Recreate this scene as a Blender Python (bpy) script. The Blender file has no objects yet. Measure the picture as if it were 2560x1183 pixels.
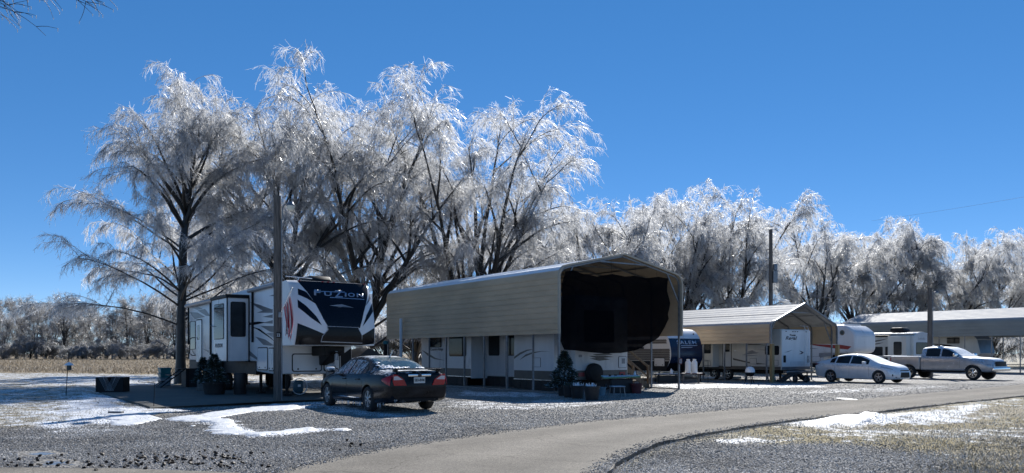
import bpy, bmesh, math, random
import numpy as np
from mathutils import Vector, Matrix
R = math.radians
scene = bpy.context.scene
C = scene.collection

# ---------------------------------------------------------------- camera
CAM_H, FOC, HORIZON = 1.5, 2000.0, 884.0        # eye height (m), focal length and horizon row of the 2560 px wide photo
cam = bpy.data.objects.new('camera', bpy.data.cameras.new('camera'))
C.objects.link(cam)
cam.location = (0, 0, CAM_H)
cam.rotation_euler = (R(90), 0, 0)
cam.data.sensor_width = 36
cam.data.lens = 36 * FOC / 2560
cam.data.shift_y = (HORIZON - 591.5) / 2560
cam.data.clip_end = 6000
scene.camera = cam

# ---------------------------------------------------------------- light
SUN_EL, SUN_AZ = R(37), R(17)                    # azimuth measured to the right of straight ahead (+Y)
world = bpy.data.worlds.new('World'); scene.world = world; world.use_nodes = True
wn = world.node_tree; wn.nodes.clear()
sky = wn.nodes.new('ShaderNodeTexSky'); sky.sky_type = 'NISHITA'; sky.sun_disc = False
sky.sun_elevation = SUN_EL; sky.sun_rotation = SUN_AZ
sky.altitude = 2000; sky.air_density = 0.5; sky.dust_density = 0.0; sky.ozone_density = 1.5
hs = wn.nodes.new('ShaderNodeHueSaturation'); hs.inputs['Saturation'].default_value = 1.68; hs.inputs['Hue'].default_value = .505
gm = wn.nodes.new('ShaderNodeGamma'); gm.inputs[1].default_value = 0.6
bg = wn.nodes.new('ShaderNodeBackground'); bg.inputs['Strength'].default_value = 0.15
wo = wn.nodes.new('ShaderNodeOutputWorld')
wn.links.new(sky.outputs[0], gm.inputs[0]); wn.links.new(gm.outputs[0], hs.inputs['Color'])
wn.links.new(hs.outputs[0], bg.inputs[0]); wn.links.new(bg.outputs[0], wo.inputs[0])
sun = bpy.data.objects.new('sun', bpy.data.lights.new('sun', 'SUN')); C.objects.link(sun)
sun.data.energy = 3.8; sun.data.angle = R(0.5); sun.data.color = (1.0, 0.965, 0.91)
sd = Vector((math.sin(SUN_AZ) * math.cos(SUN_EL), math.cos(SUN_AZ) * math.cos(SUN_EL), math.sin(SUN_EL)))
sun.rotation_euler = sd.to_track_quat('Z', 'Y').to_euler()
sun.location = (20, 60, 60)
scene.view_settings.view_transform = 'Standard'
scene.view_settings.look = 'None'
scene.view_settings.exposure = 0.95
scene.view_settings.gamma = 1.0
scene.view_settings.use_curve_mapping = False
scene.render.engine = 'CYCLES'
scene.cycles.use_denoising = True
scene.cycles.max_bounces = 5
scene.cycles.diffuse_bounces = 2
scene.cycles.glossy_bounces = 2
scene.cycles.transmission_bounces = 3
scene.cycles.transparent_max_bounces = 5
scene.cycles.sample_clamp_indirect = 4.0
scene.cycles.caustics_reflective = False
scene.cycles.caustics_refractive = False

# ---------------------------------------------------------------- helpers
YAW = math.atan2(.57, .8216)                     # the lots lie 34.75 degrees to the view
EX, DY = (.8216, .57), (-.57, .8216)             # across a lot / away along a lot

def ground_at(px, py):
    """Ground point seen at a photo pixel."""
    Y = FOC * CAM_H / (py - HORIZON)
    return ((px - 1280) / FOC * Y, Y)

def lot(o, s, t):
    """World point s metres across and t metres back from a lot's near left corner o."""
    return (o[0] + EX[0] * s + DY[0] * t, o[1] + EX[1] * s + DY[1] * t)

def tag(o, label=None, cat=None, group=None, kind=None):
    if label: o['label'] = label
    if cat: o['category'] = cat
    if group: o['group'] = group
    if kind: o['kind'] = kind
    return o

def thing(name, label, cat, loc=(0, 0, 0), rz=0.0, group=None):
    o = bpy.data.objects.new(name, None); C.objects.link(o)
    o.empty_display_size = .2
    if len(loc) == 2: loc = (loc[0], loc[1], 0)
    o.location = loc; o.rotation_euler = (0, 0, rz)
    return tag(o, label, cat, group)

def copy_tree(o, parent=None):
    c = o.copy(); C.objects.link(c); c.parent = parent
    for ch in list(o.children): copy_tree(ch, c)
    return c

class MB:
    """Collects simple solids; build() links them as one mesh object."""
    def __init__(s): s.v, s.f = [], []
    def add(s, v, f):
        n = len(s.v); s.v += [tuple(p) for p in v]; s.f += [tuple(i + n for i in q) for q in f]; return s
    def box(s, x0, x1, y0, y1, z0, z1):
        return s.add([(x0,y0,z0),(x1,y0,z0),(x1,y1,z0),(x0,y1,z0),(x0,y0,z1),(x1,y0,z1),(x1,y1,z1),(x0,y1,z1)],
                     [(0,3,2,1),(4,5,6,7),(0,1,5,4),(1,2,6,5),(2,3,7,6),(3,0,4,7)])
    def bar(s, a, b, w, t=None, up=(0,0,1)):
        """Square bar from a to b."""
        t = t or w; a, b = Vector(a), Vector(b); d = (b - a).normalized(); u = Vector(up)
        if abs(d.dot(u)) > .95: u = Vector((1, 0, 0))
        l = d.cross(u).normalized() * (w / 2); u = l.cross(d).normalized() * (t / 2)
        v = [p + q for p in (a, b) for q in (-l - u, l - u, l + u, -l + u)]
        return s.add(v, [(0,3,2,1),(4,5,6,7),(0,1,5,4),(1,2,6,5),(2,3,7,6),(3,0,4,7)])
    def tube(s, pts, r, n=8, cap=True):
        pts = [Vector(p) for p in pts]; rr = r if isinstance(r, (list, tuple)) else [r] * len(pts)
        v, f = [], []; ref = None
        for i, p in enumerate(pts):
            d = (pts[min(i + 1, len(pts) - 1)] - pts[max(i - 1, 0)]).normalized()
            if ref is None: ref = Vector((0, 0, 1)) if abs(d.z) < .9 else Vector((1, 0, 0))
            a = d.cross(ref).normalized(); b = a.cross(d).normalized(); ref = b
            for k in range(n):
                t = 2 * math.pi * k / n
                v.append(p + a * (rr[i] * math.cos(t)) + b * (rr[i] * math.sin(t)))
        for i in range(len(pts) - 1):
            for k in range(n):
                k2 = (k + 1) % n
                f.append((i*n+k, i*n+k2, (i+1)*n+k2, (i+1)*n+k))
        if cap: f.append(tuple(range(n))[::-1]); f.append(tuple(range((len(pts)-1)*n, len(pts)*n)))
        return s.add(v, f)
    def lathe(s, prof, n=20, c=(0,0,0), axis='z', cap=True):
        """prof: (radius, height) pairs."""
        v, f = [], []
        for r, h in prof:
            for k in range(n):
                t = 2 * math.pi * k / n; x, y = r * math.cos(t), r * math.sin(t)
                p = (x, y, h) if axis == 'z' else ((h, x, y) if axis == 'x' else (x, h, y))
                v.append((p[0] + c[0], p[1] + c[1], p[2] + c[2]))
        m = len(prof)
        for i in range(m - 1):
            for k in range(n):
                k2 = (k + 1) % n
                q = (i*n+k, i*n+k2, (i+1)*n+k2, (i+1)*n+k)
                f.append(q if axis != 'y' else q[::-1])
        if cap and prof[0][0] > 1e-4: f.append(tuple(range(n))[::-1])
        if cap and prof[-1][0] > 1e-4: f.append(tuple(range((m-1)*n, m*n)))
        return s.add(v, f)
    def prism(s, poly, fn, d0, d1):
        """Polygon (u,v) extruded from depth d0 to d1; fn(u,v,d) gives the point."""
        n = len(poly)
        v = [fn(u, w, d0) for u, w in poly] + [fn(u, w, d1) for u, w in poly]
        f = [tuple(range(n))[::-1], tuple(range(n, 2*n))] + [(i, (i+1) % n, n + (i+1) % n, n + i) for i in range(n)]
        return s.add(v, f)
    def build(s, name, mat, parent=None, smooth=None, bevel=0, seg=2):
        me = bpy.data.meshes.new(name); me.from_pydata(s.v, [], s.f)
        bm = bmesh.new(); bm.from_mesh(me)
        bmesh.ops.recalc_face_normals(bm, faces=bm.faces)
        if bevel:
            ed = [e for e in bm.edges if len(e.link_faces) == 2 and e.calc_face_angle(0) > .6]
            bmesh.ops.bevel(bm, geom=ed, offset=bevel, segments=seg, affect='EDGES', profile=.5, clamp_overlap=True)
        bm.to_mesh(me); bm.free()
        if smooth is not None:
            me.shade_smooth(); me.set_sharp_from_angle(angle=R(smooth))
        return link(name, me, mat, parent)

def link(name, me, mat, parent=None):
    o = bpy.data.objects.new(name, me); C.objects.link(o)
    for m in (mat if isinstance(mat, (list, tuple)) else [mat]): me.materials.append(m)
    if parent: o.parent = parent
    return o

def rrect(x0, x1, y0, y1, r, n=4):
    out = []
    for cx, cy, a in ((x1-r, y1-r, 0), (x0+r, y1-r, 90), (x0+r, y0+r, 180), (x1-r, y0+r, 270)):
        for k in range(n + 1):
            t = R(a + 90 * k / n); out.append((cx + r * math.cos(t), cy + r * math.sin(t)))
    return out

def decal(name, poly, fn, mat, parent, off=.004, step=.25, holes=None):
    """Thin plate cut to a polygon in surface coordinates and laid on a surface; fn(u,v,d) with d the height above it."""
    bm = bmesh.new()
    vs = [bm.verts.new((u, v, 0)) for u, v in poly]
    f = bm.faces.new(vs); bmesh.ops.triangulate(bm, faces=[f])
    for _ in range(5):
        ed = [e for e in bm.edges if e.calc_length() > step]
        if not ed: break
        bmesh.ops.subdivide_edges(bm, edges=ed, cuts=1); bmesh.ops.triangulate(bm, faces=bm.faces)
    ret = bmesh.ops.extrude_face_region(bm, geom=list(bm.faces))
    top = set(g for g in ret['geom'] if isinstance(g, bmesh.types.BMVert))
    for v in bm.verts: v.co = Vector(fn(v.co.x, v.co.y, off if v in top else 0.0005))
    bmesh.ops.recalc_face_normals(bm, faces=bm.faces)
    me = bpy.data.meshes.new(name); bm.to_mesh(me); bm.free()
    return link(name, me, mat, parent)

def text_mesh(name, body, size, fn, mat, parent, shear=0, width=None, bold=0, depth=.004, space=1.0):
    """Lettering as a thin mesh; u,v from the lower left of the text; scaled to width if given."""
    cu = bpy.data.curves.new(name, 'FONT'); cu.body = body; cu.size = size; cu.shear = shear
    cu.offset = bold; cu.extrude = 0.0; cu.resolution_u = 3; cu.space_character = space
    ob = bpy.data.objects.new(name, cu); C.objects.link(ob)
    dg = bpy.context.evaluated_depsgraph_get(); dg.update()
    me = bpy.data.meshes.new_from_object(ob.evaluated_get(dg))
    bpy.data.objects.remove(ob)
    co = np.array([v.co[:] for v in me.vertices])
    k = 1.0 if not width else width / max(1e-6, np.ptp(co[:, 0]))
    x0, y0 = co[:, 0].min(), co[:, 1].min()
    bm = bmesh.new(); bm.from_mesh(me)
    ret = bmesh.ops.extrude_face_region(bm, geom=list(bm.faces))
    top = set(g for g in ret['geom'] if isinstance(g, bmesh.types.BMVert))
    for v in bm.verts: v.co = Vector(fn((v.co.x - x0) * k, (v.co.y - y0), depth if v in top else 0.0005))
    bmesh.ops.recalc_face_normals(bm, faces=bm.faces)
    bm.to_mesh(me); bm.free(); me.name = name
    return link(name, me, mat, parent)

# ---------------------------------------------------------------- materials
def nn(nt, t, **kw):
    n = nt.nodes.new(t)
    for k, v in kw.items(): setattr(n, k, v)
    return n

def mat(name, col, rough=.5, metal=0.0, var=.12, scale=3.0, bump=0.0, bscale=40.0, stretch=(1,1,1), spec=.5, col2=None, frost=0.0, coat=0.0):
    """Principled surface with mottled colour, varied gloss, fine relief and optional frost lying on upward faces."""
    m = bpy.data.materials.new(name); m.use_nodes = True; nt = m.node_tree; L = nt.links
    b = nt.nodes['Principled BSDF']
    tc = nn(nt, 'ShaderNodeTexCoord'); mp = nn(nt, 'ShaderNodeMapping'); mp.inputs['Scale'].default_value = stretch
    L.new(tc.outputs['Object'], mp.inputs[0])
    no = nn(nt, 'ShaderNodeTexNoise'); no.inputs['Scale'].default_value = scale; no.inputs['Detail'].default_value = 6; no.inputs['Roughness'].default_value = .6
    L.new(mp.outputs[0], no.inputs[0])
    cr = nn(nt, 'ShaderNodeValToRGB'); c1 = col2 or tuple(max(0, c * (1 - 2*var)) for c in col); c2 = tuple(min(1, c * (1 + var)) for c in col)
    cr.color_ramp.elements[0].position = .3; cr.color_ramp.elements[1].position = .65
    cr.color_ramp.elements[0].color = (*c1, 1); cr.color_ramp.elements[1].color = (*c2, 1)
    L.new(no.outputs[0], cr.inputs[0])
    out = cr.outputs[0]
    rr = nn(nt, 'ShaderNodeMapRange'); rr.inputs['To Min'].default_value = max(.03, rough * .8); rr.inputs['To Max'].default_value = min(1, rough * 1.25)
    L.new(no.outputs[0], rr.inputs[0]); rout = rr.outputs[0]
    if frost:
        ge = nn(nt, 'ShaderNodeNewGeometry'); sx = nn(nt, 'ShaderNodeSeparateXYZ'); L.new(ge.outputs['Normal'], sx.inputs[0])
        n2 = nn(nt, 'ShaderNodeTexNoise'); n2.inputs['Scale'].default_value = 9; n2.inputs['Detail'].default_value = 8; n2.inputs['Roughness'].default_value = .75
        L.new(tc.outputs['Object'], n2.inputs[0])
        ad = nn(nt, 'ShaderNodeMath', operation='MULTIPLY_ADD'); L.new(sx.outputs[2], ad.inputs[0]); ad.inputs[1].default_value = .55; L.new(n2.outputs[0], ad.inputs[2])
        mr = nn(nt, 'ShaderNodeMapRange'); mr.inputs['From Min'].default_value = 1.0 - frost; mr.inputs['From Max'].default_value = 1.25 - frost
        L.new(ad.outputs[0], mr.inputs[0])
        mx = nn(nt, 'ShaderNodeMix', data_type='RGBA'); L.new(mr.outputs[0], mx.inputs['Factor']); L.new(out, mx.inputs['A']); mx.inputs['B'].default_value = (.72, .76, .8, 1); out = mx.outputs['Result']
        m2 = nn(nt, 'ShaderNodeMix', data_type='FLOAT'); L.new(mr.outputs[0], m2.inputs['Factor']); L.new(rout, m2.inputs['A']); m2.inputs['B'].default_value = .6; rout = m2.outputs['Result']
    L.new(out, b.inputs['Base Color']); L.new(rout, b.inputs['Roughness'])
    b.inputs['Metallic'].default_value = metal; b.inputs['Specular IOR Level'].default_value = spec; b.inputs['Coat Weight'].default_value = coat
    if bump:
        n3 = nn(nt, 'ShaderNodeTexNoise'); n3.inputs['Scale'].default_value = bscale; n3.inputs['Detail'].default_value = 5; L.new(mp.outputs[0], n3.inputs[0])
        bp = nn(nt, 'ShaderNodeBump'); bp.inputs['Strength'].default_value = bump; bp.inputs['Distance'].default_value = .02
        L.new(n3.outputs[0], bp.inputs['Height']); L.new(bp.outputs[0], b.inputs['Normal'])
    return m

def glass_mat(name, tint=(.02, .025, .03), rough=.04):
    m = mat(name, tint, rough, var=.2, scale=1.5, spec=.2)
    return m

def np_mesh(name, V, F):
    me = bpy.data.meshes.new(name); nf, k = F.shape
    me.vertices.add(len(V)); me.vertices.foreach_set('co', np.ascontiguousarray(V, dtype=np.float32).ravel())
    me.loops.add(nf * k); me.loops.foreach_set('vertex_index', np.ascontiguousarray(F, dtype=np.int32).ravel())
    me.polygons.add(nf); me.polygons.foreach_set('loop_start', np.arange(nf, dtype=np.int32) * k)
    me.update(calc_edges=True); me.validate()
    return me

def set_attr(me, name, vals, domain='POINT'):
    a = me.attributes.new(name, 'FLOAT', domain); a.data.foreach_set('value', np.ascontiguousarray(vals, dtype=np.float32))

# ---------------------------------------------------------------- ground
def inside(poly, X, Y):
    r = np.zeros(X.shape, bool); n = len(poly)
    for i in range(n):
        x0, y0 = poly[i]; x1, y1 = poly[(i + 1) % n]
        c = ((y0 > Y) != (y1 > Y)) & (X < (x1 - x0) * (Y - y0) / (y1 - y0 + 1e-12) + x0); r ^= c
    return r
def dist(poly, X, Y, closed=True):
    D = np.full(X.shape, 1e9); n = len(poly)
    for i in range(n if closed else n - 1):
        a = np.array(poly[i]); b = np.array(poly[(i + 1) % n]); ab = b - a
        t = np.clip(((X - a[0]) * ab[0] + (Y - a[1]) * ab[1]) / (ab @ ab + 1e-12), 0, 1)
        D = np.minimum(D, np.hypot(X - a[0] - t * ab[0], Y - a[1] - t * ab[1]))
    return D
def soft(poly, X, Y, w=.4):
    """1 inside, 0 outside, fading over w metres across the edge."""
    s = np.where(inside(poly, X, Y), 1, -1) * dist(poly, X, Y); return np.clip(.5 + s / (2 * w), 0, 1)
PIX = lambda L: [ground_at(*p) for p in L]

def smooth_line(pts, n=6):
    out = []
    for i in range(len(pts) - 1):
        p0 = pts[max(0, i-1)]; p1 = pts[i]; p2 = pts[i+1]; p3 = pts[min(len(pts)-1, i+2)]
        for k in range(n):
            t = k / n
            out.append(tuple(.5 * (2*p1[j] + (p2[j]-p0[j])*t + (2*p0[j]-5*p1[j]+4*p2[j]-p3[j])*t*t + (3*p1[j]-p0[j]-3*p2[j]+p3[j])*t**3) for j in (0, 1)))
    return out + [pts[-1]]
road_far = smooth_line([(60, 72), (36.5, 49.7), (19.9, 34.1), (12.4, 27.0), (8.6, 23.8), (4.1, 19.6), (2.0, 17.8), (.2, 15.7), (-1.2, 13.8), (-2.3, 12.0), (-3.0, 10.2), (-3.5, 8.0), (-3.8, 4), (-3.9, -2)])
road_near = smooth_line([(66, 66), (34, 41.6), (14.7, 25.2), (9.5, 20.5), (6.4, 17.9), (3.9, 15.2), (2.5, 13.3), (1.6, 11.3), (1.2, 10.0), (.9, 8.0), (.7, 4), (.6, -2)])
road_poly = road_far + road_near[::-1]
apron = [(-9.0, 10.15), (-7.2, 10.4), (-5.2, 10.35), (-3.4, 9.9), (-3.0, 9.2), (-3.6, 7.0), (-9.5, 7.0)]     # second drive's edge at the bottom left
slab_poly = [(-15.8, 30.6), (-9.6, 21.4), (-7.3, 24.0), (-4.2, 26.6), (-12.5, 39.2), (-17.2, 36.2)]

grid_x = np.unique(np.concatenate([np.linspace(-1500, -40, 22), np.linspace(-40, -17, 24), np.arange(-17, 27, .14), np.linspace(27, 60, 34), np.linspace(60, 1500, 22)]))
grid_y = np.unique(np.concatenate([np.linspace(-60, 8, 12), np.arange(8, 36, .14), np.arange(36, 62, .5), np.linspace(62, 250, 50), np.linspace(250, 3000, 20)]))
GX, GY = np.meshgrid(grid_x, grid_y); gr = np.random.default_rng(3)
def vnoise(X, Y, s, seed):
    r = np.random.default_rng(seed); T = r.uniform(0, 1, (256, 256)); x = X / s; y = Y / s
    i = np.floor(x).astype(int); j = np.floor(y).astype(int); u = x - i; v = y - j; u = u*u*(3-2*u); v = v*v*(3-2*v)
    g = lambda a, b: T[a % 256, b % 256]
    return (g(i,j)*(1-u)+g(i+1,j)*u)*(1-v) + (g(i,j+1)*(1-u)+g(i+1,j+1)*u)*v
def masks(X, Y):
    n1 = vnoise(X, Y, 1.1, 1) - .5; n2 = vnoise(X, Y, .35, 2) - .5; nz = n1 * .7 + n2 * .45
    # field beyond the lots on the left, lawn strip in front of it
    field = np.clip((Y - 52 + .35 * (X + 18)) / 3 + nz * 2, 0, 1) * (X < 8)
    lawn_left = soft([(-60, 60), (-60, 13.2), (-12, 13.6), (-9.4, 16.2), (-8.4, 19.2), (-9.4, 21.6), (-15.4, 30.8), (-16.6, 37), (0, 44), (0, 62)], X + n1, Y + n1, .5)
    verge = soft(PIX([(2560, 985), (2448, 1003), (2200, 1032), (2000, 1054), (1800, 1084), (1660, 1112), (1640, 1122), (1760, 1110), (1900, 1114), (2080, 1110), (2200, 1120), (2330, 1140), (2400, 1215), (2900, 1215)]), X + n1 * .5, Y + n1 * .5, .45)
    verge2 = soft(PIX([(1560, 1150), (1640, 1118), (1720, 1116), (1600, 1160), (1540, 1195), (1500, 1195)]), X, Y, .3) * .8
    verge = np.maximum(verge, verge2)
    back = soft([(0, 44), (60, 85), (120, 120), (120, 400), (-20, 400), (-20, 62)], X, Y, 2)
    grass = np.clip(np.maximum.reduce([lawn_left, verge, back, (np.abs(X) > 60) * 1.0]), 0, 1)
    # ice and snow
    S = [  # polygon (photo), strength, softness
        ([(112, 1010), (235, 985), (330, 990), (440, 1035), (395, 1052), (330, 1062), (240, 1080), (112, 1105)], .85, .7),
        ([(40, 945), (448, 940), (448, 966), (40, 968)], .72, 1.2),
        ([(440, 1045), (560, 1030), (690, 1010), (750, 1013), (760, 1022), (640, 1030), (560, 1046), (520, 1052), (470, 1062)], 1.0, .3),
        ([(478, 1056), (540, 1046), (585, 1048), (610, 1075), (650, 1083), (700, 1075), (790, 1068), (800, 1077), (700, 1090), (640, 1094), (590, 1088), (540, 1078), (500, 1072)], 1.05, .28),
        ([(700, 1000), (800, 1000), (1090, 1040), (1060, 1050), (900, 1044), (790, 1030), (710, 1014)], .8, .5),
        ([(1100, 1000), (1390, 1000), (1600, 1004), (1470, 1022), (1200, 1024), (1110, 1018)], .62, .6),
        ([(1110, 975), (1390, 985), (1400, 996), (1110, 990)], .72, .4),
        ([(1620, 962), (1840, 958), (2060, 962), (2060, 970), (1850, 970), (1700, 972), (1640, 966)], .72, .5),
        ([(1900, 985), (2080, 970), (2330, 962), (2420, 968), (2250, 980), (2050, 988)], .55, .8),
        ([(1960, 1062), (2080, 1052), (2220, 1040), (2448, 1014), (2500, 1020), (2448, 1062), (2300, 1066), (2200, 1072), (2080, 1082), (2000, 1076)], .8, .5),
        ([(1700, 1108), (1800, 1090), (1880, 1082), (1900, 1086), (1830, 1096), (1880, 1102), (1840, 1110)], .8, .25),
        ([(2240, 1075), (2448, 1062), (2448, 1100), (2300, 1105)], .5, .5),
        ([(2060, 1150), (2300, 1125), (2448, 1150), (2448, 1183), (2200, 1183)], .42, .8),
        ([(300, 1135), (420, 1125), (640, 1160), (560, 1172), (330, 1172), (300, 1160)], .42, .8),
        ([(112, 1150), (260, 1150), (250, 1172), (112, 1178)], .5, .5),
        ([(112, 970), (440, 966), (440, 984), (235, 984), (112, 1010)], .25, .5)]
    snow = np.zeros(X.shape)
    for poly, k, w in S: snow = np.maximum(snow, k * soft(PIX(poly), X + nz * .8 + (vnoise(X, Y, 2.3, 41) - .5) * .9, Y + nz * 1.1 + (vnoise(X, Y, 1.9, 42) - .5) * .9, w))
    snow = np.maximum(snow, np.where(Y > 44, .45, 0) * (X > -25))
    snow = np.maximum(snow, field * .12)
    snow = np.maximum(snow, .2 * np.clip(1 - field, 0, 1) * (X < 60)); snow = np.maximum(snow, .62 * lawn_left * (1 - field)); snow = np.maximum(snow, verge * (.30 + .5 * (vnoise(X, Y, 2.1, 31) - .4)))
    wet = np.zeros(X.shape)
    for poly, w in (([(60, 1130), (130, 1128), (175, 1134), (110, 1142), (60, 1142)], .3), ([(60, 1154), (150, 1152), (230, 1158), (200, 1166), (60, 1168)], .35)): wet = np.maximum(wet, soft(PIX(poly), X + n1 * .4, Y + n1 * .4, w))
    gravel = np.clip(1 - grass - field, 0, 1)
    moss = verge * np.clip(.35 + (vnoise(X, Y, 1.6, 9) - .5) * 3, 0, 1)
    return dict(field=field, grass=grass, snow=snow, wet=wet, gravel=gravel, moss=moss)
MK = masks(GX, GY)
near = (GY < 60) & (np.abs(GX) < 60)
ground_z = np.where(near, (vnoise(GX, GY, .5, 4) - .5) * .03 + (vnoise(GX, GY, 2.6, 5) - .5) * .05, 0) * np.clip(MK['grass'] + .35, 0, 1)
ground_z += near * MK['grass'] * .05 + np.clip(MK['snow'] - .6, 0, .4) * .06
mound = ground_at(2170, 1062)
ground_z += .16 * np.exp(-(((GX - mound[0]) / .9) ** 2 + ((GY - mound[1]) / .5) ** 2)) * (.4 + 1.2 * vnoise(GX, GY, .22, 8))
rd = np.where(inside(road_poly, GX, GY), 1, -1) * dist(road_poly, GX, GY)
ground_z = np.where(rd > -.5, ground_z * np.clip(-rd / .5, 0, 1) - .05 * np.clip(rd / .12 + 1, 0, 1), ground_z)
sl = np.where(inside(slab_poly, GX, GY), 1, -1) * dist(slab_poly, GX, GY)
ground_z = np.where(sl > -.6, ground_z * np.clip(-sl / .6, 0, 1) - .03 * np.clip(sl / .1 + .2, 0, 1), ground_z)
ny, nx = GX.shape
idx = np.arange(ny * nx).reshape(ny, nx)
F = np.stack([idx[:-1, :-1], idx[:-1, 1:], idx[1:, 1:], idx[1:, :-1]], -1).reshape(-1, 4)
gme = np_mesh('ground', np.stack([GX, GY, ground_z], -1).reshape(-1, 3), F); gme.shade_smooth()
for k, v in MK.items(): set_attr(gme, k, v.ravel())

def ground_material():
    m = bpy.data.materials.new('ground'); m.use_nodes = True; nt = m.node_tree; L = nt.links; b = nt.nodes['Principled BSDF']
    tc = nn(nt, 'ShaderNodeTexCoord')
    def noise(s, d=4, r=.6):
        n = nn(nt, 'ShaderNodeTexNoise'); n.inputs['Scale'].default_value = s; n.inputs['Detail'].default_value = d; n.inputs['Roughness'].default_value = r
        L.new(tc.outputs['Object'], n.inputs[0]); return n.outputs[0]
    def ramp(src, stops):
        c = nn(nt, 'ShaderNodeValToRGB'); e = c.color_ramp.elements
        while len(e) < len(stops): e.new(.5)
        for q, (p, col) in zip(e, stops): q.position = p; q.color = (*col, 1)
        L.new(src, c.inputs[0]); return c.outputs[0]
    def mix(f, a, b_):
        x = nn(nt, 'ShaderNodeMix', data_type='RGBA'); L.new(f, x.inputs['Factor']); L.new(a, x.inputs['A']); L.new(b_, x.inputs['B']); return x.outputs['Result']
    def attr(n): return nn(nt, 'ShaderNodeAttribute', attribute_name=n).outputs['Fac']
    def thresh(a, n, lo, hi, k=.8):
        q = nn(nt, 'ShaderNodeMath', operation='MULTIPLY_ADD'); L.new(n, q.inputs[0]); q.inputs[1].default_value = k; L.new(a, q.inputs[2])
        r = nn(nt, 'ShaderNodeMapRange'); r.inputs['From Min'].default_value = lo; r.inputs['From Max'].default_value = hi; L.new(q.outputs[0], r.inputs[0]); return r.outputs[0]
    vo = nn(nt, 'ShaderNodeTexVoronoi'); vo.inputs['Scale'].default_value = 26; L.new(tc.outputs['Object'], vo.inputs[0])
    sv = nn(nt, 'ShaderNodeSeparateColor'); L.new(vo.outputs['Color'], sv.inputs[0])
    grav = ramp(sv.outputs[0], [(0, (.11, .105, .096)), (.45, (.21, .20, .184)), (.8, (.30, .288, .268)), (1, (.42, .405, .38))])
    n_big, n_mid, n_fine, n_x = noise(.35, 5), noise(2.2, 6), noise(11, 8, .75), noise(45, 4, .7)
    gras = ramp(n_fine, [(.3, (.10, .085, .055)), (.5, (.24, .205, .13)), (.7, (.42, .36, .25))])
    moss = ramp(n_fine, [(.3, (.11, .09, .03)), (.55, (.24, .185, .065)), (.75, (.36, .28, .12))])
    fiel = ramp(n_mid, [(.3, (.14, .105, .065)), (.55, (.30, .235, .15)), (.75, (.42, .34, .23))])
    gras = mix(attr('moss'), gras, moss)
    col = mix(thresh(attr('grass'), n_mid, .7, 1.0, .7), grav, gras)
    col = mix(attr('field'), col, fiel)
    av = nn(nt, 'ShaderNodeMath', operation='ADD'); L.new(n_mid, av.inputs[0]); L.new(n_fine, av.inputs[1])
    sn = thresh(attr('snow'), av.outputs[0], 2.02, 2.3, 1.5)
    snc = ramp(n_x, [(.3, (.6, .63, .68)), (.6, (.82, .84, .87))])
    col = mix(sn, col, snc)
    wt = thresh(attr('wet'), n_mid, .95, 1.05, .7)
    dk = ramp(n_fine, [(.4, (.10, .105, .11)), (.7, (.22, .23, .24))])
    col = mix(wt, col, dk)
    L.new(col, b.inputs['Base Color']); b.inputs['Specular IOR Level'].default_value = .2
    ro = nn(nt, 'ShaderNodeMapRange'); ro.inputs['To Min'].default_value = .75; ro.inputs['To Max'].default_value = .22; L.new(wt, ro.inputs[0])
    s2 = nn(nt, 'ShaderNodeMix', data_type='FLOAT'); L.new(sn, s2.inputs['Factor']); L.new(ro.outputs[0], s2.inputs['A']); s2.inputs['B'].default_value = .38; L.new(s2.outputs['Result'], b.inputs['Roughness'])
    bp = nn(nt, 'ShaderNodeBump'); bp.inputs['Distance'].default_value = .03
    st = nn(nt, 'ShaderNodeMapRange'); st.inputs['To Min'].default_value = .9; st.inputs['To Max'].default_value = 0.0; L.new(wt, st.inputs[0]); L.new(st.outputs[0], bp.inputs['Strength'])
    mh = nn(nt, 'ShaderNodeMath', operation='ADD'); L.new(n_fine, mh.inputs[0]); L.new(vo.outputs['Distance'], mh.inputs[1])
    L.new(mh.outputs[0], bp.inputs['Height']); L.new(bp.outputs[0], b.inputs['Normal'])
    return m
gob = link('ground', gme, ground_material()); gob['kind'] = 'structure'

# thicker crusts of refrozen snow: raised plates with broken rims
def crust(x0, x1, y0, y1, st, polys, seed):
    X, Y = np.meshgrid(np.arange(x0, x1, st), np.arange(y0, y1, st))
    nz = (vnoise(X, Y, .9, seed) - .5) * .9 + (vnoise(X, Y, .33, seed + 1) - .5) * .5 + (vnoise(X, Y, .12, seed + 2) - .5) * .3
    m = np.zeros(X.shape)
    for poly, k in polys: m = np.maximum(m, k * soft(PIX(poly), X + nz * .3, Y + nz * .45, .3))
    t = m + nz * .75 - .66; h = np.clip(t * .06, 0, .014) + .012 * (vnoise(X, Y, .16, seed + 5)) * (t > 0)
    on = (t > 0) & ~(inside(road_poly, X, Y)) & ~(inside(slab_poly, X, Y))
    zb = gz(X.ravel(), Y.ravel()).reshape(X.shape)
    zz = np.where(on, zb + .008 + h, zb - .02); a, b2 = X.shape; idx_ = np.arange(a * b2).reshape(a, b2)
    q = np.stack([idx_[:-1, :-1], idx_[:-1, 1:], idx_[1:, 1:], idx_[1:, :-1]], -1).reshape(-1, 4); q = q[on.ravel()[q].any(1)]
    return np.stack([X, Y, zz], -1).reshape(-1, 3), q
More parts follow.
